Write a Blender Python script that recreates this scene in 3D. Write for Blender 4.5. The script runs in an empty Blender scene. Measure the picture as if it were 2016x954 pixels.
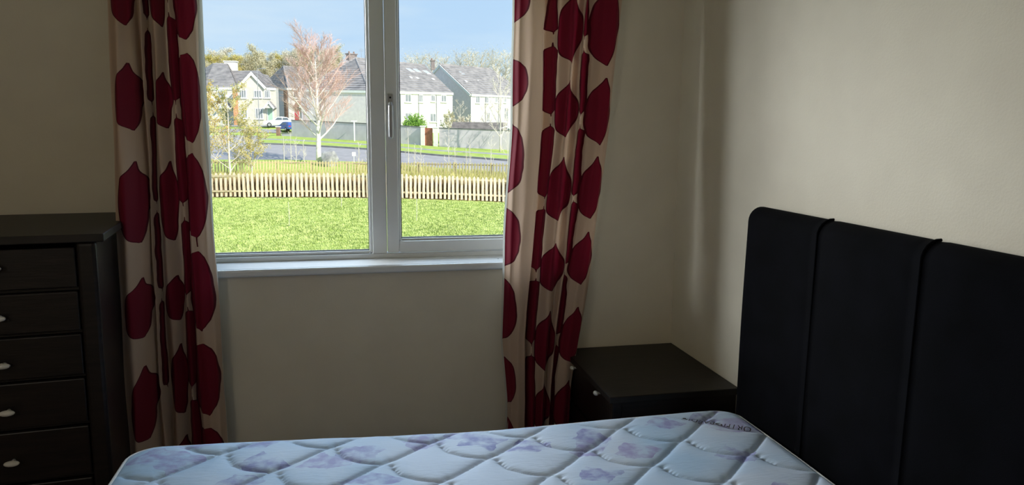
import bpy, bmesh, math, random
import numpy as np
from mathutils import Vector, Matrix
from mathutils.kdtree import KDTree

scene = bpy.context.scene
C = scene.collection

# ------------------------------------------------------------------ camera
EYE = Vector((0.0, 0.0, 1.5))
cam_data = bpy.data.cameras.new('camera')
cam_data.sensor_width = 36.0
cam_data.lens = 1476.1 * 36.0 / 2016.0
cam_data.clip_start = 0.05
cam_data.clip_end = 2000
cam = bpy.data.objects.new('camera', cam_data)
C.objects.link(cam)
yaw, pitch, roll = math.radians(12.344), math.radians(8.657), math.radians(0.470)
fwd = Vector((math.sin(yaw) * math.cos(pitch), math.cos(yaw) * math.cos(pitch), -math.sin(pitch)))
right = Vector((math.cos(yaw), -math.sin(yaw), 0))
up = right.cross(fwd)
r2 = right * math.cos(roll) + up * math.sin(roll)
u2 = up * math.cos(roll) - right * math.sin(roll)
m = Matrix((r2, u2, -fwd)).transposed().to_4x4()
m.translation = EYE
cam.matrix_world = m
scene.camera = cam

# ------------------------------------------------------------------ sky, sun, added fill lights, exposure
scene.view_settings.view_transform = 'Standard'
scene.view_settings.look = 'None'
scene.view_settings.exposure = 0.0
scene.view_settings.gamma = 1.0
scene.view_settings.use_curve_mapping = False

world = bpy.data.worlds.new('sky')
scene.world = world
world.use_nodes = True
wn, wl = world.node_tree.nodes, world.node_tree.links
wn.clear()
w_out = wn.new('ShaderNodeOutputWorld')
w_bg = wn.new('ShaderNodeBackground')
w_tc = wn.new('ShaderNodeTexCoord')
w_sep = wn.new('ShaderNodeSeparateXYZ')
w_ramp = wn.new('ShaderNodeValToRGB')
w_map = wn.new('ShaderNodeMapping')
w_noise = wn.new('ShaderNodeTexNoise')
w_cr = wn.new('ShaderNodeValToRGB')
w_mix = wn.new('ShaderNodeMix')
w_mix.data_type = 'RGBA'
wl.new(w_tc.outputs['Generated'], w_sep.inputs[0])
wl.new(w_sep.outputs['Z'], w_ramp.inputs[0])
e = w_ramp.color_ramp.elements
e[0].position = 0.0
e[0].color = (0.60, 0.80, 1.02, 1)
e[1].position = 0.6
e[1].color = (0.36, 0.60, 0.98, 1)
n = e.new(0.10)
n.color = (0.56, 0.77, 1.02, 1)
w_map.inputs['Scale'].default_value = (1.6, 1.6, 9.0)
wl.new(w_tc.outputs['Generated'], w_map.inputs[0])
wl.new(w_map.outputs[0], w_noise.inputs['Vector'])
w_noise.inputs['Scale'].default_value = 2.2
w_noise.inputs['Detail'].default_value = 5
wl.new(w_noise.outputs[0], w_cr.inputs[0])
w_cr.color_ramp.elements[0].position = 0.42
w_cr.color_ramp.elements[0].color = (0, 0, 0, 1)
w_cr.color_ramp.elements[1].position = 0.68
w_cr.color_ramp.elements[1].color = (0.8, 0.8, 0.8, 1)
wl.new(w_cr.outputs[0], w_mix.inputs[0])
wl.new(w_ramp.outputs[0], w_mix.inputs[6])
w_mix.inputs[7].default_value = (0.74, 0.88, 1.02, 1)
wl.new(w_mix.outputs[2], w_bg.inputs[0])
w_bg.inputs['Strength'].default_value = 1.0
wl.new(w_bg.outputs[0], w_out.inputs[0])

sun_data = bpy.data.lights.new('sun', 'SUN')
sun_data.energy = 6.0
sun_data.angle = math.radians(0.6)
sun_data.color = (1.0, 0.94, 0.84)
sun = bpy.data.objects.new('sun', sun_data)
C.objects.link(sun)
sun_dir = Vector((0.556 * 0.86, -0.828 * 0.86, 0.50))      # towards the sun: behind the house, to the right
sun.rotation_euler = sun_dir.to_track_quat('Z', 'Y').to_euler()
sun.location = (30, -30, 40)

day_fill_data = bpy.data.lights.new('daylight_fill', 'AREA')           # added area light outside, left of the window, brightens the room
day_fill_data.shape = 'RECTANGLE'
day_fill_data.size = 5.0
day_fill_data.size_y = 2.2
day_fill_data.energy = 1050
day_fill_data.color = (0.93, 0.96, 1.0)
day_fill = bpy.data.objects.new('daylight_fill', day_fill_data)
C.objects.link(day_fill)
day_fill.location = (-3.6, 6.3, 2.5)
day_fill.rotation_euler = (Vector((0.3, 3.2, 1.5)) - day_fill.location).to_track_quat('-Z', 'Y').to_euler()

room_data = bpy.data.lights.new('room_fill', 'POINT')       # added unseen fill light, behind the viewer on the left
room_data.energy = 20
room_data.shadow_soft_size = 0.22
room_data.color = (1.0, 0.93, 0.82)
room = bpy.data.objects.new('room_fill', room_data)
C.objects.link(room)
room.location = (-1.75, -0.95, 1.95)

overhead_data = bpy.data.lights.new('overhead_fill', 'AREA')         # added blue area light above the window, lifts sill and mattress
overhead_data.shape = 'RECTANGLE'
overhead_data.size = 3.2
overhead_data.size_y = 1.8
overhead_data.energy = 260
overhead_data.color = (0.64, 0.80, 1.0)
overhead = bpy.data.objects.new('overhead_fill', overhead_data)
C.objects.link(overhead)
overhead.location = (0.1, 6.5, 3.7)
overhead.rotation_euler = (Vector((0.2, 3.0, 1.2)) - overhead.location).to_track_quat('-Z', 'Y').to_euler()

scene.cycles.max_bounces = 12
scene.cycles.diffuse_bounces = 6
scene.cycles.transparent_max_bounces = 24

# measured positions of what stands outdoors (metres)
S = {'gate': [((8.058, 80.342, -0.534), (8.109, 80.655, 1.545)), ((8.802, 79.76, -0.57), (8.854, 80.075, 1.525))],
 'houses': {'A': {'a0': (-20.474, 119.246, 7.045),
                  'a1': (-15.596, 118.184, 7.085),
                  'chim': (-17.343, 126.492, 11.43),
                  'chimb': (-17.383, 126.244, 9.784),
                  'door1': (-17.51, 118.6, 2.92, 0.82, 2.14),
                  'door2': (-10.84, 115.58, 3.02, 0.67, 2.11),
                  'g0': (-15.381, 116.584, 7.082),
                  'g1': (-9.926, 115.374, 6.982),
                  'g2': (-11.218, 115.661, 7.007),
                  'ga': (-13.317, 116.474, 9.278),
                  'pil': (-15.73, 116.66, 4.21, 0.59, 5.16),
                  'porch1': (-17.21, 118.54, 4.5, 2.02, 1.03),
                  'porch2': (-10.7, 115.55, 4.59, 1.7, 1.02),
                  'r0': (-19.888, 125.96, 11.089),
                  'r1': (-17.891, 125.526, 11.106),
                  'r2': (-17.689, 125.301, 9.943),
                  'r3': (-13.082, 124.298, 9.981),
                  'wins': [(-14.64, 116.42, 6.08, 1.03, 1.16), (-12.51, 115.95, 6.08, 1.11, 1.05), (-11.15, 115.65, 6.07, 0.81, 1.08),
                           (-14.61, 116.41, 3.36, 1.04, 1.53), (-12.41, 115.93, 3.3, 1.11, 1.53)],
                  'wins2': [(-18.01, 118.71, 6.11, 0.97, 1.17)],
                  'wl': (-22.682, 131.205, 7.598),
                  'wr': (-10.493, 126.454, 7.515)},
            'B': {'apex': (-10.351, 136.375, 11.578),
                  'corner': (-8.997, 126.128, 7.528),
                  'door': (-8.01, 128.5, 3.16, 1.62, 2.37),
                  'left': (-14.409, 139.854, 8.274),
                  'pil': (-9.44, 127.24, 4.64, 1.45, 5.69),
                  'porch': (-7.92, 128.72, 5.08, 2.53, 0.98),
                  'ridge': (-7.277, 145.094, 12.043),
                  'right': (-5.824, 133.746, 7.709),
                  'wins': [(-8.01, 128.5, 6.65, 1.8, 1.22)]},
            'C': {'apex': (1.473, 115.125, 11.425),
                  'corner': (2.957, 103.65, 6.318),
                  'down': [(7.34, 107.04, 3.94, 0.14, 4.82), (10.05, 109.14, 4.02, 0.2, 4.93), (12.85, 111.3, 4.07, 0.21, 4.98)],
                  'left': (-6.265, 111.936, 6.671),
                  'ridge': (12.279, 122.046, 11.21),
                  'right': (15.536, 113.376, 6.66),
                  'wins': [(8.46, 107.91, 5.56, 1.15, 1.12), (10.38, 109.39, 5.61, 0.79, 1.07), (12.29, 110.87, 5.7, 0.82, 0.94),
                           (14.02, 112.2, 5.74, 1.05, 1.03), (8.43, 107.88, 2.96, 1.15, 1.13), (12.27, 110.85, 2.93, 1.23, 1.24)]},
            'D': {'apex': (15.262, 126.664, 11.805),
                  'corner': (19.176, 118.808, 6.762),
                  'down': [(21.91, 121.31, 4.12, 0.27, 5.27), (24.57, 123.75, 4.2, 0.28, 5.39)],
                  'left': (11.348, 134.52, 6.762),
                  'ridge': (25.066, 133.84, 11.823),
                  'right': (31.077, 129.7, 6.985),
                  'wins': [(20.43, 119.95, 5.96, 1.05, 1.11), (22.2, 121.58, 6.0, 0.82, 1.05), (24.09, 123.31, 6.13, 0.7, 0.99),
                           (25.88, 124.95, 6.21, 0.73, 1.0), (22.47, 121.82, 3.25, 0.96, 1.55), (26.17, 125.21, 3.71, 1.17, 2.36)]},
            'aerial': (2.352, 117.267, 13.112),
            'chimC': (0.924, 118.452, 12.069),
            'chimD': (14.348, 129.011, 12.299),
            'sky_C': [(803, 134, 815, 142), (815, 135, 828, 143), (834, 137, 848, 148)]},
 'pts': {'bare': (14.727, 73.031, -0.876),
         'birch': (-2.335, 64.238, -1.526),
         'bluecar': (-7.688, 104.096, 0.878),
         'boulder': (-1.409, 63.009, -1.469),
         'bush': (7.548, 87.296, 0.848),
         'car': (-9.248, 110.758, 1.57),
         'lamp': (-11.401, 105.97, 1.043),
         'leafy1': (-8.002, 55.067, -1.889),
         'leafy2': (-9.165, 54.289, -1.868),
         'leafy3': (-6.613, 55.785, -1.976),
         'pillar1': (-8.32, 97.891, 0.035),
         'pillar2': (7.847, 80.388, -0.536),
         'pillar3': (9.082, 79.385, -0.586),
         'pole': (0.79, 87.048, -0.271),
         'shed': (17.381, 83.089, 0.946),
         'sign': (0.505, 64.16, -1.359)},
 'sapl': [((-5.121, 64.805), 2.3), ((-4.565, 64.684), 2.8), ((-3.99, 62.436), 2.6), ((-3.473, 63.385), 2.2), ((0.87, 60.317), 2.4),
          ((1.577, 61.224), 2.0), ((4.481, 57.408), 3.8), ((5.044, 58.347), 2.2), ((5.526, 58.242), 2.2), ((7.33, 55.727), 3.6),
          ((7.651, 54.596), 2.4), ((8.458, 54.42), 2.2), ((8.703, 54.367), 2.6), ((9.826, 51.999), 3.0), ((10.974, 51.75), 3.6)],
 'skC': [((9.317, 118.096, 10.376), (9.878, 116.599, 9.604)), ((10.39, 118.868, 10.382), (11.028, 117.428, 9.611)),
         ((11.889, 119.803, 10.332), (12.638, 117.999, 9.38))],
 'skD': [((18.496, 127.385, 10.864), (19.268, 126.262, 10.06)), ((22.432, 131.249, 11.055), (23.096, 129.942, 10.211)),
         ((25.55, 133.96, 11.049), (26.206, 132.599, 10.184))],
 'stakes': [((-2.358, 30.99), 1.0), ((-0.347, 35.742), 0.9), ((2.765, 31.445), 1.1)],
 'terr': [(-0.18612,
           [(26.84, -2.734), (41.74, -2.159), (60.93, -2.322), (67.62, -1.61), (70.94, -1.412), (91.94, -0.407), (105.22, 0.285), (118.57, 1.507),
            (186.7, 1.967)]),
          (-0.12757,
           [(26.22, -2.721), (40.26, -2.09), (59.55, -2.291), (66.1, -1.576), (69.35, -1.377), (89.88, -0.417), (101.8, 0.35), (115.93, 1.567),
            (182.55, 2.06)]),
          (-0.06896,
           [(25.71, -2.707), (39.5, -2.07), (58.43, -2.261), (64.86, -1.543), (68.05, -1.342), (86.08, -0.493), (96.72, 0.219), (113.78, 1.623),
            (179.17, 2.15)]),
          (0.02719,
           [(25.1, -2.687), (38.58, -2.064), (56.06, -2.259), (62.32, -1.689), (65.44, -1.46), (77.9, -0.742), (86.23, -0.134), (113.22, 1.349),
            (175.14, 2.291)]),
          (0.11635,
           [(24.78, -2.668), (38.58, -2.16), (53.32, -2.154), (58.43, -1.955), (61.51, -1.725), (71.77, -1.113), (78.97, -0.535), (111.69, 0.694),
            (172.82, 1.62)]),
          (0.2161,
           [(24.66, -2.648), (38.87, -2.333), (50.03, -2.074), (53.09, -1.934), (56.14, -1.828), (66.32, -1.361), (76.53, -0.777), (111.16, 0.783),
            (172.0, 1.758)])],
 'trees': [((-25.121, 145.247), 13.188), ((-24.569, 150.304), 14.759), ((-22.852, 152.001), 15.821), ((-20.107, 147.262), 14.604),
           ((-18.694, 153.167), 14.806), ((-15.858, 148.408), 15.675), ((-13.53, 145.831), 14.104), ((-11.843, 150.641), 15.344),
           ((-9.304, 145.947), 15.534), ((-7.342, 148.627), 15.95), ((-4.395, 143.844), 15.658), ((-2.295, 155.812), 16.709),
           ((12.4, 152.615), 16.228), ((14.779, 154.168), 16.647), ((16.546, 149.643), 16.464), ((19.152, 151.146), 16.083),
           ((22.326, 152.527), 17.116), ((24.018, 150.088), 17.329), ((27.178, 154.577), 17.461), ((28.685, 149.073), 17.368),
           ((31.381, 150.557), 17.395), ((32.515, 146.169), 16.795)],
 'vtC': [(9.396, 114.103, 8.725), (10.394, 114.782, 8.715), (12.951, 116.627, 8.731)],
 'vtD': [(19.103, 123.544, 8.909), (21.604, 126.391, 9.206), (22.558, 127.398, 9.283), (25.429, 129.547, 9.123), (26.218, 130.816, 9.382)],
 'wallL': [((-7.858, 97.795, 0.07), (-7.844, 97.884, 0.662)), ((-6.553, 96.497, 0.219), (-6.541, 96.566, 0.681)),
           ((-6.553, 96.497, 0.219), (-6.504, 96.798, 2.221)), ((2.4, 86.199, -0.134), (2.449, 86.495, 1.834)),
           ((7.677, 80.854, -0.44), (7.725, 81.149, 1.515))],
 'wallR': [((9.486, 79.405, -0.559), (9.535, 79.703, 1.425)), ((16.286, 74.776, -0.778), (16.335, 75.079, 1.233)),
           ((20.004, 72.39, -0.899), (20.053, 72.691, 1.097)), ((27.425, 68.141, -1.137), (27.475, 68.445, 0.888))]}
rnd = random.Random(7)
PI = math.pi

# ------------------------------------------------------------------ materials
def lin(c):
    c = c / 255.0
    return c / 12.92 if c <= 0.04045 else ((c + 0.055) / 1.055) ** 2.4

def rgb(r, g, b):
    return (lin(r), lin(g), lin(b), 1.0)

def new_mat(name):
    mt = bpy.data.materials.new(name)
    mt.use_nodes = True
    nt = mt.node_tree
    bs = nt.nodes['Principled BSDF']
    return mt, nt, bs

def mat(name, col, col2=None, scale=20, rough=0.6, bump=0.0, bscale=None, spec=0.4, stretch=(1, 1, 1), metal=0.0, detail=4,
        coord='Object', lo=0.35, hi=0.65):
    mt, nt, bs = new_mat(name)
    bs.inputs['Roughness'].default_value = rough
    bs.inputs['Specular IOR Level'].default_value = spec
    bs.inputs['Metallic'].default_value = metal
    tc = nt.nodes.new('ShaderNodeTexCoord')
    mp = nt.nodes.new('ShaderNodeMapping')
    mp.inputs['Scale'].default_value = stretch
    nt.links.new(tc.outputs[coord], mp.inputs[0])
    nz = nt.nodes.new('ShaderNodeTexNoise')
    nz.inputs['Scale'].default_value = scale
    nz.inputs['Detail'].default_value = detail
    nt.links.new(mp.outputs[0], nz.inputs['Vector'])
    cr = nt.nodes.new('ShaderNodeValToRGB')
    cr.color_ramp.elements[0].position = lo
    cr.color_ramp.elements[1].position = hi
    cr.color_ramp.elements[0].color = col
    cr.color_ramp.elements[1].color = col2 or tuple(min(1, c * 1.08) for c in col[:3]) + (1,)
    nt.links.new(nz.outputs[0], cr.inputs[0])
    nt.links.new(cr.outputs[0], bs.inputs['Base Color'])
    if bump:
        nb = nt.nodes.new('ShaderNodeTexNoise')
        nb.inputs['Scale'].default_value = bscale or scale * 3
        nb.inputs['Detail'].default_value = 4
        nt.links.new(mp.outputs[0], nb.inputs['Vector'])
        bp = nt.nodes.new('ShaderNodeBump')
        bp.inputs['Strength'].default_value = bump
        bp.inputs['Distance'].default_value = 0.02
        nt.links.new(nb.outputs[0], bp.inputs['Height'])
        nt.links.new(bp.outputs[0], bs.inputs['Normal'])
    return mt

M = {}
M['paint'] = mat('magnolia_paint', (0.66, 0.60, 0.49, 1), (0.69, 0.63, 0.515, 1), scale=6, rough=0.75, bump=0.05, bscale=160, spec=0.25)
M['ceiling'] = mat('ceiling_white', (0.75, 0.73, 0.68, 1), scale=6, rough=0.9)
M['carpet'] = mat('carpet_grey', (0.20, 0.16, 0.13, 1), (0.26, 0.21, 0.17, 1), scale=90, rough=0.95, bump=0.5, bscale=300)
M['upvc'] = mat('white_upvc', (0.68, 0.69, 0.70, 1), (0.71, 0.72, 0.73, 1), scale=4, rough=0.16, spec=0.5)
M['gasket'] = mat('black_gasket', (0.03, 0.03, 0.03, 1), rough=0.6)
M['handle'] = mat('brushed_handle', (0.35, 0.35, 0.36, 1), scale=40, rough=0.35, metal=0.5)
M['dark'] = mat('dark_hole', (0.01, 0.01, 0.01, 1), rough=0.8)
M['wenge'] = mat('wenge_wood', (0.006, 0.004, 0.004, 1), (0.013, 0.009, 0.008, 1), scale=7, rough=0.38, bump=0.04, stretch=(1, 1, 9), spec=0.28)
M['wenge_top'] = mat('wenge_top', (0.006, 0.005, 0.004, 1), (0.014, 0.010, 0.009, 1), scale=7, rough=0.45, bump=0.04, stretch=(1, 8, 1), spec=0.3)
M['knob'] = mat('pale_knob', (0.62, 0.60, 0.57, 1), scale=5, rough=0.3, spec=0.5)
M['velvet'] = mat('black_velvet', (0.0014, 0.0014, 0.002, 1), (0.0026, 0.0026, 0.0040, 1), scale=9, rough=0.9, bump=0.08, bscale=500, spec=0.05)
M['velvet'].node_tree.nodes['Principled BSDF'].inputs['Sheen Weight'].default_value = 0.0
M['divan'] = mat('divan_black', (0.008, 0.008, 0.010, 1), rough=0.9, spec=0.2)
M['piping'] = mat('mattress_piping', (0.70, 0.70, 0.70, 1), (0.76, 0.75, 0.74, 1), scale=60, rough=0.8)
M['ink'] = mat('brown_ink', (0.045, 0.035, 0.035, 1), rough=0.9)

# glass: clear, with a true fresnel gloss
def glass(name, tint=(0.97, 0.985, 0.98, 1)):
    mt = bpy.data.materials.new(name)
    mt.use_nodes = True
    nt = mt.node_tree
    nt.nodes.clear()
    o = nt.nodes.new('ShaderNodeOutputMaterial')
    tr = nt.nodes.new('ShaderNodeBsdfTransparent')
    tr.inputs[0].default_value = tint
    gl = nt.nodes.new('ShaderNodeBsdfGlossy')
    gl.inputs['Roughness'].default_value = 0.02
    lw = nt.nodes.new('ShaderNodeLayerWeight')
    lw.inputs[0].default_value = 0.5
    pw = nt.nodes.new('ShaderNodeMath'); pw.operation = 'POWER'; pw.inputs[1].default_value = 5.0
    fr = nt.nodes.new('ShaderNodeMath'); fr.operation = 'MULTIPLY_ADD'; fr.inputs[1].default_value = 0.6; fr.inputs[2].default_value = 0.015
    nt.links.new(lw.outputs['Facing'], pw.inputs[0])
    nt.links.new(pw.outputs[0], fr.inputs[0])
    mx = nt.nodes.new('ShaderNodeMixShader')
    nt.links.new(fr.outputs[0], mx.inputs[0])
    nt.links.new(tr.outputs[0], mx.inputs[1])
    nt.links.new(gl.outputs[0], mx.inputs[2])
    nt.links.new(mx.outputs[0], o.inputs[0])
    return mt
M['glass'] = glass('window_glass')

# outdoors
M['lawn'] = mat('lawn_grass', (0.36, 0.47, 0.11, 1), (0.56, 0.64, 0.20, 1), scale=2.2, rough=0.95, bump=0.6, bscale=30, spec=0.1, detail=14, lo=0.3, hi=0.7, stretch=(.6, 1, 1))
M['blade'] = mat('grass_blade', (0.33, 0.43, 0.12, 1), (0.60, 0.67, 0.27, 1), scale=3.0, rough=0.9, spec=0.1)
M['verge'] = mat('verge_grass', (0.36, 0.48, 0.10, 1), (0.50, 0.58, 0.16, 1), scale=1.5, rough=0.95, bump=0.6, bscale=10, spec=0.1, detail=8)
M['rough_grass'] = mat('rough_grass', (0.42, 0.42, 0.16, 1), (0.62, 0.55, 0.26, 1), scale=0.8, rough=0.95, bump=0.9, bscale=10, spec=0.1, detail=8)
M['asphalt'] = mat('asphalt', (0.36, 0.34, 0.34, 1), (0.44, 0.41, 0.41, 1), scale=1.2, rough=0.85, bump=0.2, bscale=25, detail=8)
M['paving'] = mat('footpath_concrete', (0.34, 0.33, 0.31, 1), (0.42, 0.41, 0.38, 1), scale=2, rough=0.9)
M['kerb'] = mat('kerb_stone', (0.14, 0.14, 0.14, 1), (0.20, 0.20, 0.19, 1), scale=2, rough=0.9)
M['field'] = mat('field_grass', (0.22, 0.30, 0.09, 1), (0.32, 0.36, 0.14, 1), scale=0.2, rough=0.95)
M['picket'] = mat('picket_timber', (0.66, 0.50, 0.35, 1), (0.88, 0.76, 0.60, 1), scale=3, rough=0.85, stretch=(6, 6, 1), spec=0.2)
M['picket_old'] = mat('weathered_timber', (0.58, 0.50, 0.22, 1), (0.78, 0.68, 0.38, 1), scale=3, rough=0.85, stretch=(6, 6, 1), spec=0.2)
M['rail'] = mat('rail_timber', (0.45, 0.36, 0.22, 1), (0.62, 0.50, 0.33, 1), scale=3, rough=0.85)
M['straw'] = mat('straw_grass', (0.46, 0.44, 0.15, 1), (0.62, 0.56, 0.24, 1), scale=2, rough=0.9, spec=0.1)
M['reed'] = mat('dry_reed', (0.26, 0.17, 0.08, 1), (0.44, 0.31, 0.17, 1), scale=2, rough=0.9, spec=0.1)
M['render_white'] = mat('white_dash_render', (0.64, 0.62, 0.585, 1), (0.72, 0.70, 0.66, 1), scale=2.5, rough=0.9, bump=0.3, bscale=12, detail=8)
M['render_cream'] = mat('cream_dash_render', (0.60, 0.56, 0.49, 1), (0.70, 0.65, 0.57, 1), scale=2.5, rough=0.9, bump=0.3, bscale=12, detail=8)
M['render_shaded'] = mat('shaded_dash_render', (0.78, 0.70, 0.73, 1), (0.86, 0.78, 0.80, 1), scale=2.5, rough=0.9, bump=0.3, bscale=12, detail=8)  # end-wall copy of the render, tint for the shaded side put into its colour
M['block'] = mat('grey_block_render', (0.60, 0.55, 0.58, 1), (0.70, 0.64, 0.67, 1), scale=1.2, rough=0.9, bump=0.3, bscale=10, detail=10)
M['white_trim'] = mat('white_trim', (0.82, 0.82, 0.81, 1), scale=3, rough=0.5)
M['tile'] = mat('concrete_roof_tile', (0.25, 0.235, 0.235, 1), (0.40, 0.37, 0.36, 1), scale=1.2, rough=0.8, detail=8, bump=0.2, bscale=8)
M['brick'] = mat('orange_brick', (0.50, 0.24, 0.12, 1), (0.66, 0.36, 0.20, 1), scale=5, rough=0.9)
M['brown_panel'] = mat('brown_clay', (0.22, 0.13, 0.10, 1), (0.32, 0.20, 0.15, 1), scale=3, rough=0.85)
M['chimney_stone'] = mat('chimney_stone', (0.24, 0.20, 0.19, 1), (0.34, 0.29, 0.27, 1), scale=4, rough=0.9)
M['pane_far'] = mat('far_window_glass', (0.20, 0.22, 0.24, 1), (0.28, 0.30, 0.32, 1), scale=1.5, rough=0.15, spec=0.6)
M['skylight'] = mat('skylight_glass', (0.50, 0.55, 0.60, 1), (0.60, 0.64, 0.68, 1), scale=1, rough=0.1, spec=0.7)
M['red_door'] = mat('red_door', (0.50, 0.05, 0.08, 1), rough=0.5)
M['green_door'] = mat('pale_green_door', (0.42, 0.60, 0.48, 1), rough=0.5)
M['olive_door'] = mat('olive_door', (0.30, 0.29, 0.16, 1), rough=0.5)
M['rust_gate'] = mat('rust_brown_gate', (0.34, 0.13, 0.08, 1), (0.46, 0.20, 0.12, 1), scale=5, rough=0.8)
M['slate_metal'] = mat('grey_metal', (0.30, 0.31, 0.33, 1), rough=0.5)
M['car_white'] = mat('white_car_paint', (0.80, 0.81, 0.83, 1), rough=0.2, spec=0.6)
M['car_blue'] = mat('blue_car_paint', (0.04, 0.10, 0.36, 1), rough=0.25, spec=0.6)
M['car_glass'] = mat('car_glass', (0.10, 0.12, 0.14, 1), rough=0.08, spec=0.7)
M['tyre'] = mat('tyre_rubber', (0.03, 0.03, 0.03, 1), rough=0.8)
M['alloy'] = mat('alloy_wheel', (0.5, 0.5, 0.52, 1), rough=0.3, metal=0.6)
M['lamp_red'] = mat('red_lens', (0.5, 0.03, 0.03, 1), rough=0.2)
M['lamp_clear'] = mat('clear_lens', (0.8, 0.82, 0.85, 1), rough=0.1)
M['birch'] = mat('birch_bark', (0.52, 0.48, 0.42, 1), (0.86, 0.82, 0.74, 1), scale=3, rough=0.8, stretch=(1, 1, 3), lo=0.3, hi=0.5)
M['twig_red'] = mat('reddish_twig', (0.60, 0.40, 0.34, 1), (0.76, 0.55, 0.48, 1), scale=1, rough=0.9)
M['twig_grey'] = mat('grey_twig', (0.60, 0.55, 0.46, 1), (0.72, 0.66, 0.56, 1), scale=1, rough=0.9)
M['twig_pale'] = mat('pale_twig', (0.66, 0.60, 0.50, 1), (0.78, 0.72, 0.62, 1), scale=1, rough=0.9)
def leaf(name, a, b):
    mt = mat(name, a, b, scale=1.2, rough=0.7, spec=0.2, detail=3)
    nt = mt.node_tree
    bs = nt.nodes['Principled BSDF']
    out = [x for x in nt.nodes if x.type == 'OUTPUT_MATERIAL'][0]
    tl = nt.nodes.new('ShaderNodeBsdfTranslucent')
    mx = nt.nodes.new('ShaderNodeMixShader')
    mx.inputs[0].default_value = 0.35
    cr = [x for x in nt.nodes if x.type == 'VALTORGB'][0]
    nt.links.new(cr.outputs[0], tl.inputs[0])
    nt.links.new(bs.outputs[0], mx.inputs[1])
    nt.links.new(tl.outputs[0], mx.inputs[2])
    nt.links.new(mx.outputs[0], out.inputs[0])
    return mt
M['leaf_yellow'] = leaf('yellow_green_leaf', (0.58, 0.52, 0.14, 1), (0.76, 0.66, 0.26, 1))
M['leaf_orange'] = leaf('orange_leaf', (0.70, 0.46, 0.16, 1), (0.80, 0.62, 0.26, 1))
M['leaf_green'] = leaf('bright_green_leaf', (0.20, 0.40, 0.06, 1), (0.40, 0.60, 0.14, 1))
M['leaf_olive'] = leaf('hazy_olive_leaf', (0.66, 0.62, 0.42, 1), (0.80, 0.74, 0.52, 1))  # distance haze is put into this and the next leaf colour by paling
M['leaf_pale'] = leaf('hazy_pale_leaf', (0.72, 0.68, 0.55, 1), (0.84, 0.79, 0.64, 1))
M['stone'] = mat('grey_boulder', (0.20, 0.20, 0.21, 1), (0.52, 0.51, 0.50, 1), scale=1.6, rough=0.9, bump=0.7, bscale=5, detail=10)
M['shed'] = mat('blue_grey_shed', (0.36, 0.42, 0.52, 1), rough=0.8)
M['debris'] = mat('dark_shed_roof', (0.16, 0.14, 0.13, 1), (0.26, 0.23, 0.21, 1), scale=2, rough=0.9)
M['sign'] = mat('white_sign', (0.84, 0.84, 0.82, 1), rough=0.5)

# ------------------------------------------------------------------ builders
def obj(name, bm, material, parent=None, smooth=False):
    me = bpy.data.meshes.new(name)
    bm.normal_update()
    bm.to_mesh(me)
    bm.free()
    o = bpy.data.objects.new(name, me)
    for mm in (material if isinstance(material, (list, tuple)) else [material]):
        me.materials.append(mm)
    if smooth:
        me.polygons.foreach_set('use_smooth', [True] * len(me.polygons))
    C.objects.link(o)
    if parent is not None:
        o.parent = parent
    return o

def tag(o, label, cat, group=None, kind=None):
    if label: o['label'] = label
    if cat: o['category'] = cat
    if group: o['group'] = group
    if kind: o['kind'] = kind
    return o

def thing(name, label, cat, loc=(0, 0, 0), rz=0.0, group=None):
    o = bpy.data.objects.new(name, None)
    o.empty_display_size = 0.1
    o.location = loc
    o.rotation_euler = (0, 0, rz)
    C.objects.link(o)
    return tag(o, label, cat, group)

def struct(name, bm, material, parent=None, smooth=False):
    o = obj(name, bm, material, parent, smooth)
    if parent is None:
        o['kind'] = 'structure'
    return o

def link_copy(o, parent):
    c = o.copy()
    C.objects.link(c)
    c.parent = parent
    return c

def box(bm, x0, x1, y0, y1, z0, z1, bev=0.0, seg=2):
    vs = [bm.verts.new(p) for p in ((x0, y0, z0), (x1, y0, z0), (x1, y1, z0), (x0, y1, z0), (x0, y0, z1), (x1, y0, z1), (x1, y1, z1), (x0, y1, z1))]
    fs = [bm.faces.new([vs[i] for i in f]) for f in ((0, 3, 2, 1), (4, 5, 6, 7), (0, 1, 5, 4), (1, 2, 6, 5), (2, 3, 7, 6), (3, 0, 4, 7))]
    if bev > 0:
        es = list({e for f in fs for e in f.edges})
        bmesh.ops.bevel(bm, geom=es, offset=bev, segments=seg, affect='EDGES', profile=0.5)
    return bm

def bx(*a, **k):
    return box(bmesh.new(), *a, **k)

def obox(bm, c, ax, w, d, h, bev=0.0):
    """box centred at c; ax = horizontal unit vector along w; d across; h vertical"""
    ax = Vector(ax).normalized()
    ay = Vector((-ax.y, ax.x, 0))
    c = Vector(c)
    vs = []
    for sz in (-1, 1):
        for sx, sy in ((-1, -1), (1, -1), (1, 1), (-1, 1)):
            vs.append(bm.verts.new(c + ax * (sx * w / 2) + ay * (sy * d / 2) + Vector((0, 0, sz * h / 2))))
    fs = [bm.faces.new([vs[i] for i in f]) for f in ((0, 3, 2, 1), (4, 5, 6, 7), (0, 1, 5, 4), (1, 2, 6, 5), (2, 3, 7, 6), (3, 0, 4, 7))]
    if bev > 0:
        bmesh.ops.bevel(bm, geom=list({e for f in fs for e in f.edges}), offset=bev, segments=2, affect='EDGES', profile=0.5)
    return bm

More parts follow.
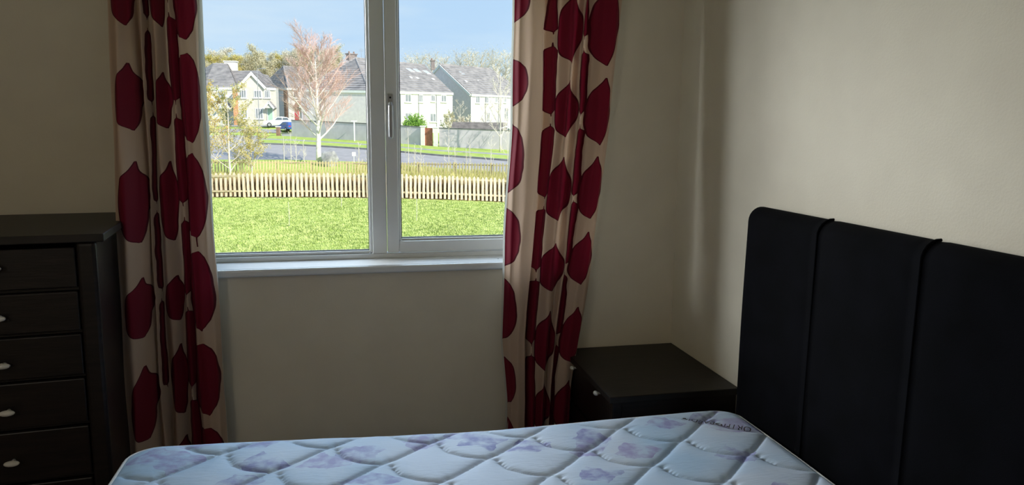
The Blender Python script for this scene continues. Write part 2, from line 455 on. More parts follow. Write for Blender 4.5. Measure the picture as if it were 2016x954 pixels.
def tube(bm, pts, rads, n=6, cap=True):
    rings = []
    P = [Vector(p) for p in pts]
    for i, p in enumerate(P):
        t = (P[min(i + 1, len(P) - 1)] - P[max(i - 1, 0)])
        if t.length < 1e-9: t = Vector((0, 0, 1))
        t.normalize()
        a = t.cross(Vector((0.13, 0.97, 0.21)))
        if a.length < 1e-3: a = t.cross(Vector((1, 0, 0)))
        a.normalize()
        b = t.cross(a)
        rings.append([bm.verts.new(p + (a * math.cos(2 * PI * k / n) + b * math.sin(2 * PI * k / n)) * rads[i]) for k in range(n)])
    for r0, r1 in zip(rings, rings[1:]):
        for k in range(n):
            bm.faces.new((r0[k], r0[(k + 1) % n], r1[(k + 1) % n], r1[k]))
    if cap:
        bm.faces.new(rings[0][::-1])
        bm.faces.new(rings[-1])
    return bm

def poly(bm, pts):
    return bm.faces.new([bm.verts.new(p) for p in pts])

def mesh_obj(name, verts, faces, material, parent=None, smooth=False):
    me = bpy.data.meshes.new(name)
    me.from_pydata([tuple(v) for v in verts], [], [tuple(f) for f in faces])
    for mm in (material if isinstance(material, (list, tuple)) else [material]):
        me.materials.append(mm)
    if smooth:
        me.polygons.foreach_set('use_smooth', [True] * len(me.polygons))
    o = bpy.data.objects.new(name, me)
    C.objects.link(o)
    if parent is not None: o.parent = parent
    return o

# ------------------------------------------------------------------ room shell
W, D = 1.484, 3.225                # right wall, window wall (inner faces)
XL, YB, ZT = -2.30, -1.60, 2.45
WX0, WX1, WZ0, WZ1 = -0.655, 0.945, 0.885, 2.25     # window opening
bm = bmesh.new()
for a in ((XL - .15, WX0, D, D + .3, 0, ZT), (WX1, W + .15, D, D + .3, 0, ZT), (WX0, WX1, D, D + .3, 0, WZ0), (WX0, WX1, D, D + .3, WZ1, ZT)):
    box(bm, *a)
struct('wall_front', bm, M['paint'])
struct('wall_right', bx(W, W + .15, YB - .15, D, 0, ZT), M['paint'])
struct('wall_left', bx(XL - .15, XL, YB - .15, D, 0, ZT), M['paint'])
struct('wall_back', bx(XL, W, YB - .15, YB, 0, ZT), M['paint'])
struct('floor', bx(XL - .15, W + .15, YB - .15, D + .3, -.12, 0), M['carpet'])
struct('ceiling', bx(XL - .15, W + .15, YB - .15, D + .3, ZT, ZT + .15), M['ceiling'])
struct('baseboard_front', bx(XL, W, D - .016, D - .0005, 0.0005, .12, bev=.004), M['upvc'])
struct('baseboard_right', bx(W - .016, W - .0005, YB, D - .0165, 0.0005, .12, bev=.004), M['upvc'])

# window: outer frame, mullion, fixed pane, opening sash with handle, sill
FY = 3.385                          # inner face of the frame
win = bpy.data.objects.new('window_1', None)
win.location = (0, FY, WZ0)
C.objects.link(win)
win['kind'] = 'structure'
def wpart(name, bm, material, parent=None, smooth=False):
    bmesh.ops.translate(bm, verts=bm.verts, vec=(0, -FY, -WZ0))
    o = obj(name, bm, material, parent or win, smooth)
    return o
def frame_bm(x0, x1, z0, z1, w, y0, y1, bev=.004, wb=None, wr=None, wt=None):
    wb = wb or w; wr = wr or w; wt = wt or w
    bm = bmesh.new()
    box(bm, x0, x0 + w, y0, y1, z0, z1, bev)
    box(bm, x1 - wr, x1, y0, y1, z0, z1, bev)
    box(bm, x0 + w + .0003, x1 - wr - .0003, y0, y1, z0, z0 + wb, bev)
    box(bm, x0 + w + .0003, x1 - wr - .0003, y0, y1, z1 - wt, z1, bev)
    return bm
GZ0 = 0.937                         # top of the lower frame bar
wpart('outer_frame', frame_bm(WX0 + .001, WX1 - .001, WZ0 + .029, WZ1 - .001, .062, FY, FY + .07, wb=GZ0 - WZ0 - .029), M['upvc'])
wpart('mullion', bx(.101, .164, FY + .001, FY + .069, GZ0 + .0005, WZ1 - .064, bev=.003), M['upvc'])
# glazing beads around the fixed pane, dark gasket line, pane
X0, X1 = WX0 + .064, .1005
ob = wpart('glazing_bead', frame_bm(X0, X1, GZ0 + .0005, WZ1 - .0645, .013, FY + .012, FY + .04, bev=.004), M['upvc'])
wpart('gasket', frame_bm(X0 + .0135, X1 - .0135, GZ0 + .014, WZ1 - .078, .003, FY + .022, FY + .036, bev=0), M['gasket'])
wpart('window_pane', bx(X0 + .012, X1 - .012, FY + .030, FY + .034, GZ0 + .012, WZ1 - .076), M['glass'])
SX0, SX1 = .1665, WX1 - .0645
sash = wpart('opening_sash', frame_bm(SX0, SX1, GZ0 + .004, WZ1 - .066, .052, FY - .008, FY + .055, bev=.005), M['upvc'])
wpart('sash_bead', frame_bm(SX0 + .0525, SX1 - .0525, GZ0 + .0565, WZ1 - .1185, .010, FY + .006, FY + .03, bev=.004), M['upvc'], sash)
wpart('sash_gasket', frame_bm(SX0 + .063, SX1 - .063, GZ0 + .067, WZ1 - .129, .003, FY + .014, FY + .03, bev=0), M['gasket'], sash)
wpart('sash_pane', bx(SX0 + .060, SX1 - .060, FY + .024, FY + .028, GZ0 + .064, WZ1 - .126), M['glass'], sash)
# handle: back plate, keyhole, long lever hanging down
HX = .187
bm = bmesh.new()
box(bm, HX - .014, HX + .014, FY - .020, FY - .0085, 1.555, 1.645, bev=.005)
tube(bm, [(HX, FY - .018, 1.60), (HX, FY - .034, 1.598)], [.010, .010], 12)
P = [(HX, FY - .032, 1.606), (HX, FY - .040, 1.592), (HX, FY - .042, 1.56), (HX, FY - .040, 1.50), (HX, FY - .038, 1.458), (HX, FY - .037, 1.452)]
tube(bm, P, [.007, .0105, .0115, .0115, .0105, .006], 12)
wpart('window_handle', bm, M['handle'], sash, smooth=False)['label'] = 'grey metal lever window handle'
bm = bmesh.new()
tube(bm, [(HX, FY - .0195, 1.628), (HX, FY - .0215, 1.628)], [.0045, .0045], 12)
wpart('keyhole', bm, M['dark'], sash)
# sill board with a rounded nose
bm = bx(WX0 - .045, WX1 + .045, 3.196, D - .0005, .882, .915, bev=.010, seg=4)
box(bm, WX0 + .001, WX1 - .001, D - .02, FY + .06, .8855, .915)
wpart('window_sill', bm, M['upvc'], smooth=False)['label'] = 'white window board with rounded nose'
bm = bmesh.new()
tube(bm, [(.655, 3.285, .9145), (.655, 3.285, .9156)], [.0038, .0038], 10)
wpart('screw_hole', bm, M['dark'])

# ------------------------------------------------------------------ curtains
def pz(py):                        # height at the curtain plane for a given point down the cloth
    t = py - 250
    return 1.5 - t * (0.00196 + 1.8e-7 * t)
ZTOP, ZBOT = 2.16, 0.03
def vv(py): return (ZTOP - pz(py)) / (ZTOP - ZBOT)

LOBE = [(0.0, .10, .05), (.06, .22, .12), (.13, .44, .22), (.19, .76, .50), (.30, .92, .84), (.42, .99, 1.0), (.52, 1.0, .90), (.60, 1.0, .56), (.66, .98, .48), (.78, .95, .46), (.88, .82, .38), (.95, .50, .20), (1.0, .05, .0)]
LOBE2 = [(0.0, .05, .05), (.08, .30, .20), (.15, .50, .40), (.25, .85, .60), (.35, .95, .85), (.50, 1.0, 1.0), (.65, 1.0, .92), (.78, .98, .60), (.88, .85, .40), (.95, .50, .20), (1.0, .05, .0)]
SLAB = [(0.0, .7, 1.0), (.05, 1.0, 1.0), (.95, 1.0, .98), (1.0, .95, .6)]
ROUND = [(0.0, .72, .15), (.06, .95, .45), (.18, 1.0, .78), (.45, 1.0, 1.0), (.72, 1.0, .93), (.90, 1.0, .62), (1.0, .7, .1)]
ROUNDL = [(t, r, l) for t, l, r in ROUND]

def print_material(name, columns, cream, red):
    """fabric with a flat poppy-petal print; columns = (u centre, half width left, half width right, intervals, profile)"""
    mt, nt, bs = new_mat(name)
    N, L = nt.nodes, nt.links
    uv = N.new('ShaderNodeUVMap'); uv.uv_map = 'UVMap'
    sp = N.new('ShaderNodeSeparateXYZ'); L.new(uv.outputs[0], sp.inputs[0])
    nz = N.new('ShaderNodeTexNoise'); nz.inputs['Scale'].default_value = 14; nz.inputs['Detail'].default_value = 1.5
    mp = N.new('ShaderNodeMapping'); mp.inputs['Scale'].default_value = (.35, 1.5, 1); L.new(uv.outputs[0], mp.inputs[0]); L.new(mp.outputs[0], nz.inputs['Vector'])
    def math_(op, a, b):
        k = N.new('ShaderNodeMath'); k.operation = op
        for i, q in enumerate((a, b)):
            if hasattr(q, 'is_output'): L.new(q, k.inputs[i])
            elif q is not None: k.inputs[i].default_value = q
        return k.outputs[0]
    du = math_('MULTIPLY', math_('SUBTRACT', nz.outputs[0], .5), .035)
    u = math_('ADD', sp.outputs[0], du)
    v = math_('ADD', sp.outputs[1], math_('MULTIPLY', math_('SUBTRACT', nz.outputs[0], .5), .008))
    total = None
    inner = None
    for uc, hl, hr, ivs, prof in columns:
        # the half widths of one column of petals, written down the cloth in colour ramps (16 stops or fewer each)
        k = max(1, 30 // (len(prof) + 1))
        for j in range(0, len(ivs), k):
            part = ivs[j:j + k]
            cr = N.new('ShaderNodeValToRGB')
            cr.color_ramp.interpolation = 'B_SPLINE'
            el = cr.color_ramp.elements
            st = [(max(0.0, vv(part[0][0]) - .004), 0, 0)]
            for a, b in part:
                va, vb = vv(a), vv(b)
                st.append((va - .0015, 0, 0))
                for t, l, r in prof:
                    st.append((va + (vb - va) * t, l, r))
                st.append((vb + .0015, 0, 0))
            st = [s for s in st if 0.0 <= s[0] <= 1.0][:32]
            el[0].position = st[0][0]; el[0].color = (st[0][1], st[0][2], 0, 1)
            el[1].position = st[-1][0]; el[1].color = (st[-1][1], st[-1][2], 0, 1)
            for s in st[1:-1]:
                q = el.new(min(1, max(0, s[0]))); q.color = (s[1], s[2], 0, 1)
            L.new(v, cr.inputs[0])
            sc = N.new('ShaderNodeSeparateColor'); L.new(cr.outputs[0], sc.inputs[0])
            lo = math_('SUBTRACT', uc, math_('MULTIPLY', sc.outputs[0], hl))
            hi = math_('ADD', uc, math_('MULTIPLY', sc.outputs[1], hr))
            d = math_('MINIMUM', math_('SUBTRACT', u, lo), math_('SUBTRACT', hi, u))   # > 0 inside the petal
            ok = math_('GREATER_THAN', math_('ADD', sc.outputs[0], sc.outputs[1]), .12)
            d = math_('SUBTRACT', math_('MULTIPLY', math_('ADD', d, 1.0), ok), 1.0)
            total = d if total is None else math_('MAXIMUM', total, d)
    mask = math_('GREATER_THAN', total, 0.0)
    core = math_('GREATER_THAN', total, 0.014)
    wv = N.new('ShaderNodeTexNoise'); wv.inputs['Scale'].default_value = 60
    m1 = N.new('ShaderNodeMix'); m1.data_type = 'RGBA'
    L.new(core, m1.inputs[0])
    m1.inputs[6].default_value = tuple(c * .45 for c in red[:3]) + (1,)
    m1.inputs[7].default_value = red
    m2 = N.new('ShaderNodeMix'); m2.data_type = 'RGBA'
    L.new(mask, m2.inputs[0]); m2.inputs[6].default_value = cream; L.new(m1.outputs[2], m2.inputs[7])
    L.new(m2.outputs[2], bs.inputs['Base Color'])
    bs.inputs['Roughness'].default_value = .75
    bs.inputs['Specular IOR Level'].default_value = .15
    bs.inputs['Sheen Weight'].default_value = .05
    tl = N.new('ShaderNodeBsdfTranslucent'); L.new(m2.outputs[2], tl.inputs[0])
    mx = N.new('ShaderNodeMixShader'); mx.inputs[0].default_value = .34
    out = [x for x in N if x.type == 'OUTPUT_MATERIAL'][0]
    L.new(bs.outputs[0], mx.inputs[1]); L.new(tl.outputs[0], mx.inputs[2]); L.new(mx.outputs[0], out.inputs[0])
    bp = N.new('ShaderNodeBump'); bp.inputs['Strength'].default_value = .08; bp.inputs['Distance'].default_value = .004
    wz = N.new('ShaderNodeTexNoise'); wz.inputs['Scale'].default_value = 9; wz.inputs['Detail'].default_value = 4
    tc = N.new('ShaderNodeTexCoord'); L.new(tc.outputs['Object'], wz.inputs['Vector'])
    L.new(wz.outputs[0], bp.inputs['Height']); L.new(bp.outputs[0], bs.inputs['Normal'])
    return mt

def interp(tab, x):
    if x <= tab[0][0]: return tab[0][1]
    for (a, p), (b, q) in zip(tab, tab[1:]):
        if x <= b: return p + (q - p) * (x - a) / (b - a)
    return tab[-1][1]

def smooth_interp(tab, x):
    if x <= tab[0][0]: return tab[0][1]
    for (a, p), (b, q) in zip(tab, tab[1:]):
        if x <= b:
            t = (x - a) / (b - a)
            t = t * t * (3 - 2 * t)
            return p + (q - p) * t
    return tab[-1][1]

def curtain(name, label, left, rightt, folds, material, lining_sides, ymid, bulge=0.0):
    """left/right: x edge as a function of height; folds: (u, depth towards the room)"""
    t = thing(name, label, 'curtain', ((left[0][1] + rightt[0][1]) / 2, ymid, ZBOT))
    NU, NV = 150, 150
    ox, oy, oz = t.location
    def sheet(pname, mtl, off, ext, amp, nv=NV, vr=(0, 1)):
        vs, uvs, fs = [], [], []
        for j in range(nv + 1):
            v = vr[0] + (vr[1] - vr[0]) * j / nv
            z = ZTOP - v * (ZTOP - ZBOT)
            xl = interp(left, z); xr = interp(rightt, z)
            for i in range(NU + 1):
                u = i / NU
                dpt = smooth_interp(folds, u) * amp * (0.86 + .14 * math.sin(3.1 * v + 5 * u))
                sl = (smooth_interp(folds, u + .02) - smooth_interp(folds, u - .02))
                x = xl + (xr - xl) * u + .0035 * math.sin(9 * v + 14 * u) + .002 * math.sin(23 * v + 31 * u)
                y = ymid - dpt + off + .004 * math.sin(7 * v + 9 * u)
                x += ext[1] * max(0, (u - .92) / .08) * min(1, max(0, (z - .95) / .5)) - ext[0] * max(0, (.08 - u) / .08)
                if bulge:      # pushed out into the room where the chest stands against it
                    g = max(0, 1 - u / .55); g = g * g * (3 - 2 * g)
                    k = min(1, max(0.1, (2.3 - z) / 1.05)) * bulge * g
                    x *= (y - k) / y; y -= k
                vs.append((x - ox, y - oy, z - oz)); uvs.append((u, v))
        for j in range(nv):
            for i in range(NU):
                a = j * (NU + 1) + i
                fs.append((a, a + NU + 1, a + NU + 2, a + 1))
        o = mesh_obj(pname, vs, fs, mtl, t, smooth=True)
        ul = o.data.uv_layers.new(name='UVMap')
        for lp in o.data.loops:
            ul.data[lp.index].uv = uvs[lp.vertex_index]
        return o
    sheet('printed_panel', material, 0, (0, 0), 1.0)
    sheet('lining', M['lining'], .016, lining_sides, .93)['label'] = 'plain pale lining behind the print'
    return t

mtl = mat('curtain_lining', (0.62, 0.60, 0.55, 1), scale=8, rough=.85, spec=.1)
nt = mtl.node_tree
bs = nt.nodes['Principled BSDF']; out = [x for x in nt.nodes if x.type == 'OUTPUT_MATERIAL'][0]
tl = nt.nodes.new('ShaderNodeBsdfTranslucent'); tl.inputs[0].default_value = (.62, .60, .55, 1)
mx = nt.nodes.new('ShaderNodeMixShader'); mx.inputs[0].default_value = .45
nt.links.new(bs.outputs[0], mx.inputs[1]); nt.links.new(tl.outputs[0], mx.inputs[2]); nt.links.new(mx.outputs[0], out.inputs[0])
M['lining'] = mtl

CREAM, RED = (0.62, 0.455, 0.345, 1), (0.20, 0.010, 0.028, 1)
colsL = [
    (.245, .20, .145, [(-85, 66), (137, 258), (315, 463), (527, 637), (690, 825), (862, 990)], LOBE),
    (.425, .022, .022, [(-60, 40), (72, 204), (234, 392), (420, 560), (590, 745), (775, 900)], SLAB),
    (.60, .135, .075, [(-100, 60), (150, 255), (318, 472), (540, 626), (672, 806), (850, 960)], LOBE),
    (.70, .050, .060, [(-120, 5), (44, 200), (238, 395), (437, 574), (610, 752), (786, 905)], SLAB),
    (.865, .125, .12, [(-70, 82), (114, 279), (308, 463), (493, 641), (673, 808), (836, 960)], ROUND),
]
leftL = [(pz(960), -.895), (pz(700), -.887), (pz(450), -.874), (pz(200), -.866), (pz(0), -.857), (2.2, -.85)]
rightL = [(pz(960), -.508), (pz(870), -.518), (pz(700), -.523), (pz(500), -.528), (pz(250), -.533), (pz(0), -.541), (2.2, -.544)]
foldsL = [(0, -.015), (.14, .04), (.27, .012), (.335, -.03), (.385, .03), (.44, -.03), (.53, .042), (.635, -.03), (.70, .012), (.755, -.018), (.80, .035), (.87, .045), (.95, .02), (1.0, -.03)]
curtain('curtain', 'cream curtain with crimson petals hanging left of the window, beside the chest', leftL, rightL, foldsL,
        print_material('poppy_print_left', colsL, CREAM, RED), (0, .009), 3.11, bulge=.235)
colsR = [
    (.0, .05, .125, [(-70, 20), (104, 198), (245, 387), (422, 543), (573, 700), (740, 836), (870, 960)], ROUND),
    (.35, .06, .06, [(-130, 40), (79, 214), (249, 391), (423, 549), (577, 704), (737, 900)], SLAB),
    (.545, .15, .105, [(-40, 108), (146, 269), (311, 448), (495, 597), (642, 767), (793, 900)], LOBE2),
    (.69, .042, .042, [(-110, 46), (86, 214), (251, 391), (411, 540), (570, 690), (720, 850)], SLAB),
    (.885, .17, .115, [(-70, 113), (139, 283), (309, 443), (472, 583), (632, 750), (790, 900)], LOBE2),
]
leftR = [(pz(960), .668), (pz(830), .667), (pz(700), .648), (pz(600), .653), (pz(480), .661), (pz(420), .668), (pz(250), .684), (pz(0), .686), (2.2, .688)]
rightR = [(pz(960), .955), (pz(800), .971), (pz(600), 1.032), (pz(430), 1.076), (pz(250), 1.115), (pz(0), 1.145), (2.2, 1.165)]
foldsR = [(0, -.035), (.05, 0), (.15, .045), (.25, .035), (.30, -.035), (.355, .020), (.42, -.01), (.50, .038), (.59, -.028), (.63, .022), (.70, -.028), (.75, .012), (.83, .035), (.93, .02), (1.0, -.03)]
curtain('curtain', 'cream curtain with crimson petals hanging right of the window, beside the nightstand', leftR, rightR, foldsR,
        print_material('poppy_print_right', colsR, CREAM, RED), (.006, 0), 3.11)

# ------------------------------------------------------------------ chest of drawers
CX0, CX1, CY0, CY1 = -1.765, -.755, 2.548, 3.195      # top slab
t = thing('chest_of_drawers', 'tall dark wooden chest of drawers with pale oval knobs left of the window', 'chest of drawers', ((CX0 + CX1) / 2, (CY0 + CY1) / 2, 0))
CT = t
ox, oy, oz = t.location
def part(name, bm, material, parent, origin, smooth=False):
    bmesh.ops.translate(bm, verts=bm.verts, vec=-Vector(origin))
    return obj(name, bm, material, parent, smooth)
O = (ox, oy, 0)
part('top', bx(CX0, CX1, CY0, CY1, 1.137, 1.163, bev=.003), M['wenge_top'], t, O)
bm = bmesh.new()
box(bm, CX0 + .03, CX0 + .048, CY0 + .05, CY1 - .005, .12, 1.1365)
box(bm, CX1 - .048, CX1 - .03, CY0 + .05, CY1 - .005, .12, 1.1365)
box(bm, CX0 + .0485, CX1 - .0485, CY1 - .02, CY1 - .005, .12, 1.1365)
for z in (1.113, .985, .846, .70, .540, .362, .17):
    box(bm, CX0 + .0485, CX1 - .0485, CY0 + .042, CY1 - .021, z - .004, z + .006)
part('carcass', bm, M['wenge'], t, O)
for s in (0, 1):
    x0 = CX0 + .025 if s == 0 else CX1 - .085
    bm = bx(x0, x0 + .058, CY0 + .014, CY0 + .0495, 0, 1.136, bev=.012, seg=3)
    part('front_post', bm, M['wenge'], t, O)
    bm = bx(x0 + .002, x0 + .05, CY1 - .06, CY1 - .021, 0, .118, bev=.004)
    part('back_leg', bm, M['wenge'], t, O)
zs = [(.992, 1.120), (.852, .979), (.706, .840), (.546, .694), (.368, .534), (.176, .356)]
kz = [1.066, .911, .761, .609, .443, .262]
for (z0, z1), k in zip(zs, kz):
    d = part('drawer', bx(CX0 + .086, CX1 - .088, CY0 + .022, CY0 + .0415, z0, z1, bev=.004), M['wenge'], t, O)
    for kx in (CX1 - .305, CX0 + .305):
        bm = bmesh.new()
        bmesh.ops.create_uvsphere(bm, u_segments=18, v_segments=10, radius=1)
        bmesh.ops.scale(bm, verts=bm.verts, vec=(.0225, .011, .0095))
        bmesh.ops.translate(bm, verts=bm.verts, vec=(kx, CY0 - .004, k))
        tube(bm, [(kx, CY0 + .0215, k), (kx, CY0 + .002, k)], [.006, .006], 10)
        part('knob', bm, M['knob'], d, O, smooth=True)

cr_ = Vector((CX1, CY0, 0)); cr_c = Vector(O)
CT.rotation_euler = (0, 0, math.radians(6))
CT.location = cr_ + Matrix.Rotation(math.radians(6), 3, 'Z') @ (cr_c - cr_)

# ------------------------------------------------------------------ nightstand
NX0, NX1, NY0, NY1 = .945, 1.480, 2.565, 3.208
t = thing('nightstand', 'low dark wooden nightstand in the corner between curtain and headboard', 'nightstand', ((NX0 + NX1) / 2, (NY0 + NY1) / 2, 0))
O = t.location
part('top', bx(NX0, NX1, NY0, NY1, .474, .5, bev=.003), M['wenge_top'], t, O)
bm = bmesh.new()
box(bm, NX0 + .04, NX1 - .004, NY0 + .02, NY0 + .038, .07, .4735)
box(bm, NX0 + .04, NX1 - .004, NY1 - .038, NY1 - .02, .07, .4735)
box(bm, NX1 - .02, NX1 - .004, NY0 + .0385, NY1 - .0385, .07, .4735)
box(bm, NX0 + .04, NX1 - .0205, NY0 + .0385, NY1 - .0385, .07, .09)
part('carcass', bm, M['wenge'], t, O)
for y0 in (NY0 + .018, NY1 - .058):
    for x0 in (NX0 + .018, NX1 - .05):
        part('leg', bx(x0, x0 + .04, y0, y0 + .04, 0, .069 if x0 > NX0 + .1 else .473, bev=.004), M['wenge'], t, O)
for z0, z1 in ((.285, .465), (.095, .275)):
    d = part('drawer', bx(NX0 + .022, NX0 + .0395, NY0 + .062, NY1 - .062, z0, z1, bev=.003), M['wenge'], t, O)
    for ky in (NY0 + .16, NY1 - .16):
        kc = (NX0 - .002, ky, (z0 + z1) / 2 + .085 * (z0 > .2))
        bm = bmesh.new()
        bmesh.ops.create_uvsphere(bm, u_segments=16, v_segments=10, radius=1)
        bmesh.ops.scale(bm, verts=bm.verts, vec=(.010, .016, .009))
        bmesh.ops.translate(bm, verts=bm.verts, vec=kc)
        tube(bm, [(NX0 + .0215, kc[1], kc[2]), (NX0 + .002, kc[1], kc[2])], [.005, .005], 8)
        part('knob', bm, M['knob'], d, O, smooth=True)

# ------------------------------------------------------------------ bed
MX0, MX1, MY0, MY1, MZ0, MZ1 = -.665, 1.338, .86, 2.375, .30, .512
t = thing('bed', 'bed with tall black padded headboard against the right wall', 'bed', ((MX0 + MX1) / 2, (MY0 + MY1) / 2, 0))
O = t.location
hb = part('headboard', bx(1.425, 1.467, .735, 2.43, .125, 1.21, bev=.008), M['velvet'], t, O)
ys = [.728, 1.152, 1.579, 2.006, 2.436]
HZ = 1.232
for a, b in zip(ys, ys[1:]):
    # one upholstered panel: rolled over the top, softly crowned towards the bed
    nu, nv = 14, 40
    prof = []
    for j in range(nv + 1):
        s = j / nv
        if s < .80:
            z = .03 + (HZ - .05 - .03) * s / .80
            x = 1.385 - .012 * (1 - s / .8)
        else:
            q = (s - .80) / .20 * PI * .62
            rr = .05
            x = 1.385 + rr * (1 - math.cos(q)) * 1.0
            z = HZ - .05 + rr * math.sin(q)
        prof.append((x, z))
    vs, fs = [], []
    for j, (x, z) in enumerate(prof):
        for i in range(nu + 1):
            k = i / nu
            e = min(k, 1 - k) * (b - a)
            outer = (a == ys[0] and k < .5) or (b == ys[-1] and k > .5)
            rad = .024 if outer else .012
            dep = .022 if outer else .003
            f = 1 - math.sqrt(max(0, 1 - max(0, 1 - e / rad) ** 2)) if e < rad else 0
            puff = .006 * math.sin(PI * k) + .0015 * math.sin(7 * z + 9 * k)
            sgn = 1 if j < nv * .9 else 0
            vs.append((min(1.474, x - puff * sgn + dep * f), a + (b - a) * k, z - (0.003 if not outer else .008) * f * (j > nv * .8)))
    for j in range(nv):
        for i in range(nu):
            p = j * (nu + 1) + i
            fs.append((p, p + 1, p + nu + 2, p + nu + 1))
    # close the ends and the back
    n0 = len(vs)
    for i in range(nu + 1):
        vs.append((1.4247, a + (b - a) * i / nu, .03))
    for i in range(nu):
        fs.append((i, n0 + i, n0 + i + 1, i + 1))
    vsT = [Vector(v) - Vector(O) for v in vs]
    o = mesh_obj('padded_panel', vsT, fs, M['velvet'], hb, smooth=True)
    for (side, idx) in ((0, 0), (1, nu)):
        bmx = bmesh.new(); bmx.from_mesh(o.data)
        bmx.verts.ensure_lookup_table()
        ring = [bmx.verts[j * (nu + 1) + idx] for j in range(nv + 1)] + [bmx.verts[n0 + idx]]
        try:
            bmx.faces.new(ring if side else ring[::-1]).smooth = False
        except ValueError:
            pass
        bmx.to_mesh(o.data); bmx.free()
for y in ys[1:-1]:
    pts = [(1.3765 + .012 * s / 10, y, .04 + (HZ - .09) * s / 10) for s in range(11)]
    pts += [(1.3875 + .05 * (1 - math.cos(q)), y, HZ - .05 + .0515 * math.sin(q)) for q in (.2, .5, .8, 1.1, 1.4, 1.65)]
    bm = bmesh.new()
    tube(bm, pts, [.0042] * len(pts), 8)
    part('piping', bm, M['velvet'], hb, O, smooth=True)
base = part('divan_base', bx(MX0 + .015, MX1 - .004, MY0 + .01, MY1 - .012, .08, .2985, bev=.012), M['divan'], t, O)
for x in (MX0 + .1, MX1 - .14):
    for y in (MY0 + .1, MY1 - .14):
        part('leg', bx(x, x + .05, y, y + .05, 0, .0795), M['divan'], t, O)

# ------------------------------------------------------------------ mattress, quilted in scallops
mcol = new_mat('mattress_ticking')
mt, nt, bs = mcol
N, L = nt.nodes, nt.links
tc = N.new('ShaderNodeTexCoord')
def nn(kind, **k):
    q = N.new(kind)
    for a, b in k.items(): q.inputs[a].default_value = b
    return q
wob = nn('ShaderNodeTexNoise', Scale=9.0, Detail=3.0)
L.new(tc.outputs['Object'], wob.inputs['Vector'])
mixv = N.new('ShaderNodeMix'); mixv.data_type = 'VECTOR'; mixv.inputs[0].default_value = .12
L.new(tc.outputs['Object'], mixv.inputs[4]); L.new(wob.outputs['Color'], mixv.inputs[5])
rot = nn('ShaderNodeMapping', Rotation=(0, 0, .62), Scale=(1, 1.25, 0))
L.new(mixv.outputs[1], rot.inputs[0])
vor = nn('ShaderNodeTexVoronoi', Scale=7.2, Randomness=.85); vor.distance = 'CHEBYCHEV'
L.new(rot.outputs[0], vor.inputs['Vector'])
sepc = N.new('ShaderNodeSeparateColor'); L.new(vor.outputs['Color'], sepc.inputs[0])
near = N.new('ShaderNodeMath'); near.operation = 'LESS_THAN'; near.inputs[1].default_value = .37
L.new(vor.outputs['Distance'], near.inputs[0])
pick = N.new('ShaderNodeMath'); pick.operation = 'GREATER_THAN'; pick.inputs[1].default_value = .36
L.new(sepc.outputs[0], pick.inputs[0])
mot = nn('ShaderNodeTexNoise', Scale=26.0, Detail=5.0); L.new(tc.outputs['Object'], mot.inputs['Vector'])
motr = N.new('ShaderNodeMapRange'); motr.inputs[1].default_value = .36; motr.inputs[2].default_value = .62; motr.inputs[3].default_value = .05; motr.inputs[4].default_value = .85
L.new(mot.outputs[0], motr.inputs[0])
mk = N.new('ShaderNodeMath'); mk.operation = 'MULTIPLY'; L.new(near.outputs[0], mk.inputs[0]); L.new(pick.outputs[0], mk.inputs[1])
mk2 = N.new('ShaderNodeMath'); mk2.operation = 'MULTIPLY'; L.new(mk.outputs[0], mk2.inputs[0]); L.new(motr.outputs[0], mk2.inputs[1])
big = nn('ShaderNodeTexNoise', Scale=2.3, Detail=3.0); L.new(tc.outputs['Object'], big.inputs['Vector'])
bcr = N.new('ShaderNodeValToRGB'); L.new(big.outputs[0], bcr.inputs[0])
bcr.color_ramp.elements[0].position = .38; bcr.color_ramp.elements[0].color = (.40, .55, .72, 1)
bcr.color_ramp.elements[1].position = .60; bcr.color_ramp.elements[1].color = (.58, .65, .76, 1)
lav = N.new('ShaderNodeMix'); lav.data_type = 'RGBA'
L.new(sepc.outputs[1], lav.inputs[0]); lav.inputs[6].default_value = (.22, .23, .48, 1); lav.inputs[7].default_value = (.36, .31, .54, 1)
fin = N.new('ShaderNodeMix'); fin.data_type = 'RGBA'
L.new(mk2.outputs[0], fin.inputs[0]); L.new(bcr.outputs[0], fin.inputs[6]); L.new(lav.outputs[2], fin.inputs[7])
L.new(fin.outputs[2], bs.inputs['Base Color'])
bs.inputs['Roughness'].default_value = .6; bs.inputs['Specular IOR Level'].default_value = .3
cb = nn('ShaderNodeTexNoise', Scale=55.0, Detail=3.0)
cmap = nn('ShaderNodeMapping', Scale=(.5, 2.2, 1.0)); L.new(tc.outputs['Object'], cmap.inputs[0]); L.new(cmap.outputs[0], cb.inputs['Vector'])
bp = N.new('ShaderNodeBump'); bp.inputs['Strength'].default_value = .25; bp.inputs['Distance'].default_value = .006
L.new(cb.outputs[0], bp.inputs['Height']); L.new(bp.outputs[0], bs.inputs['Normal'])

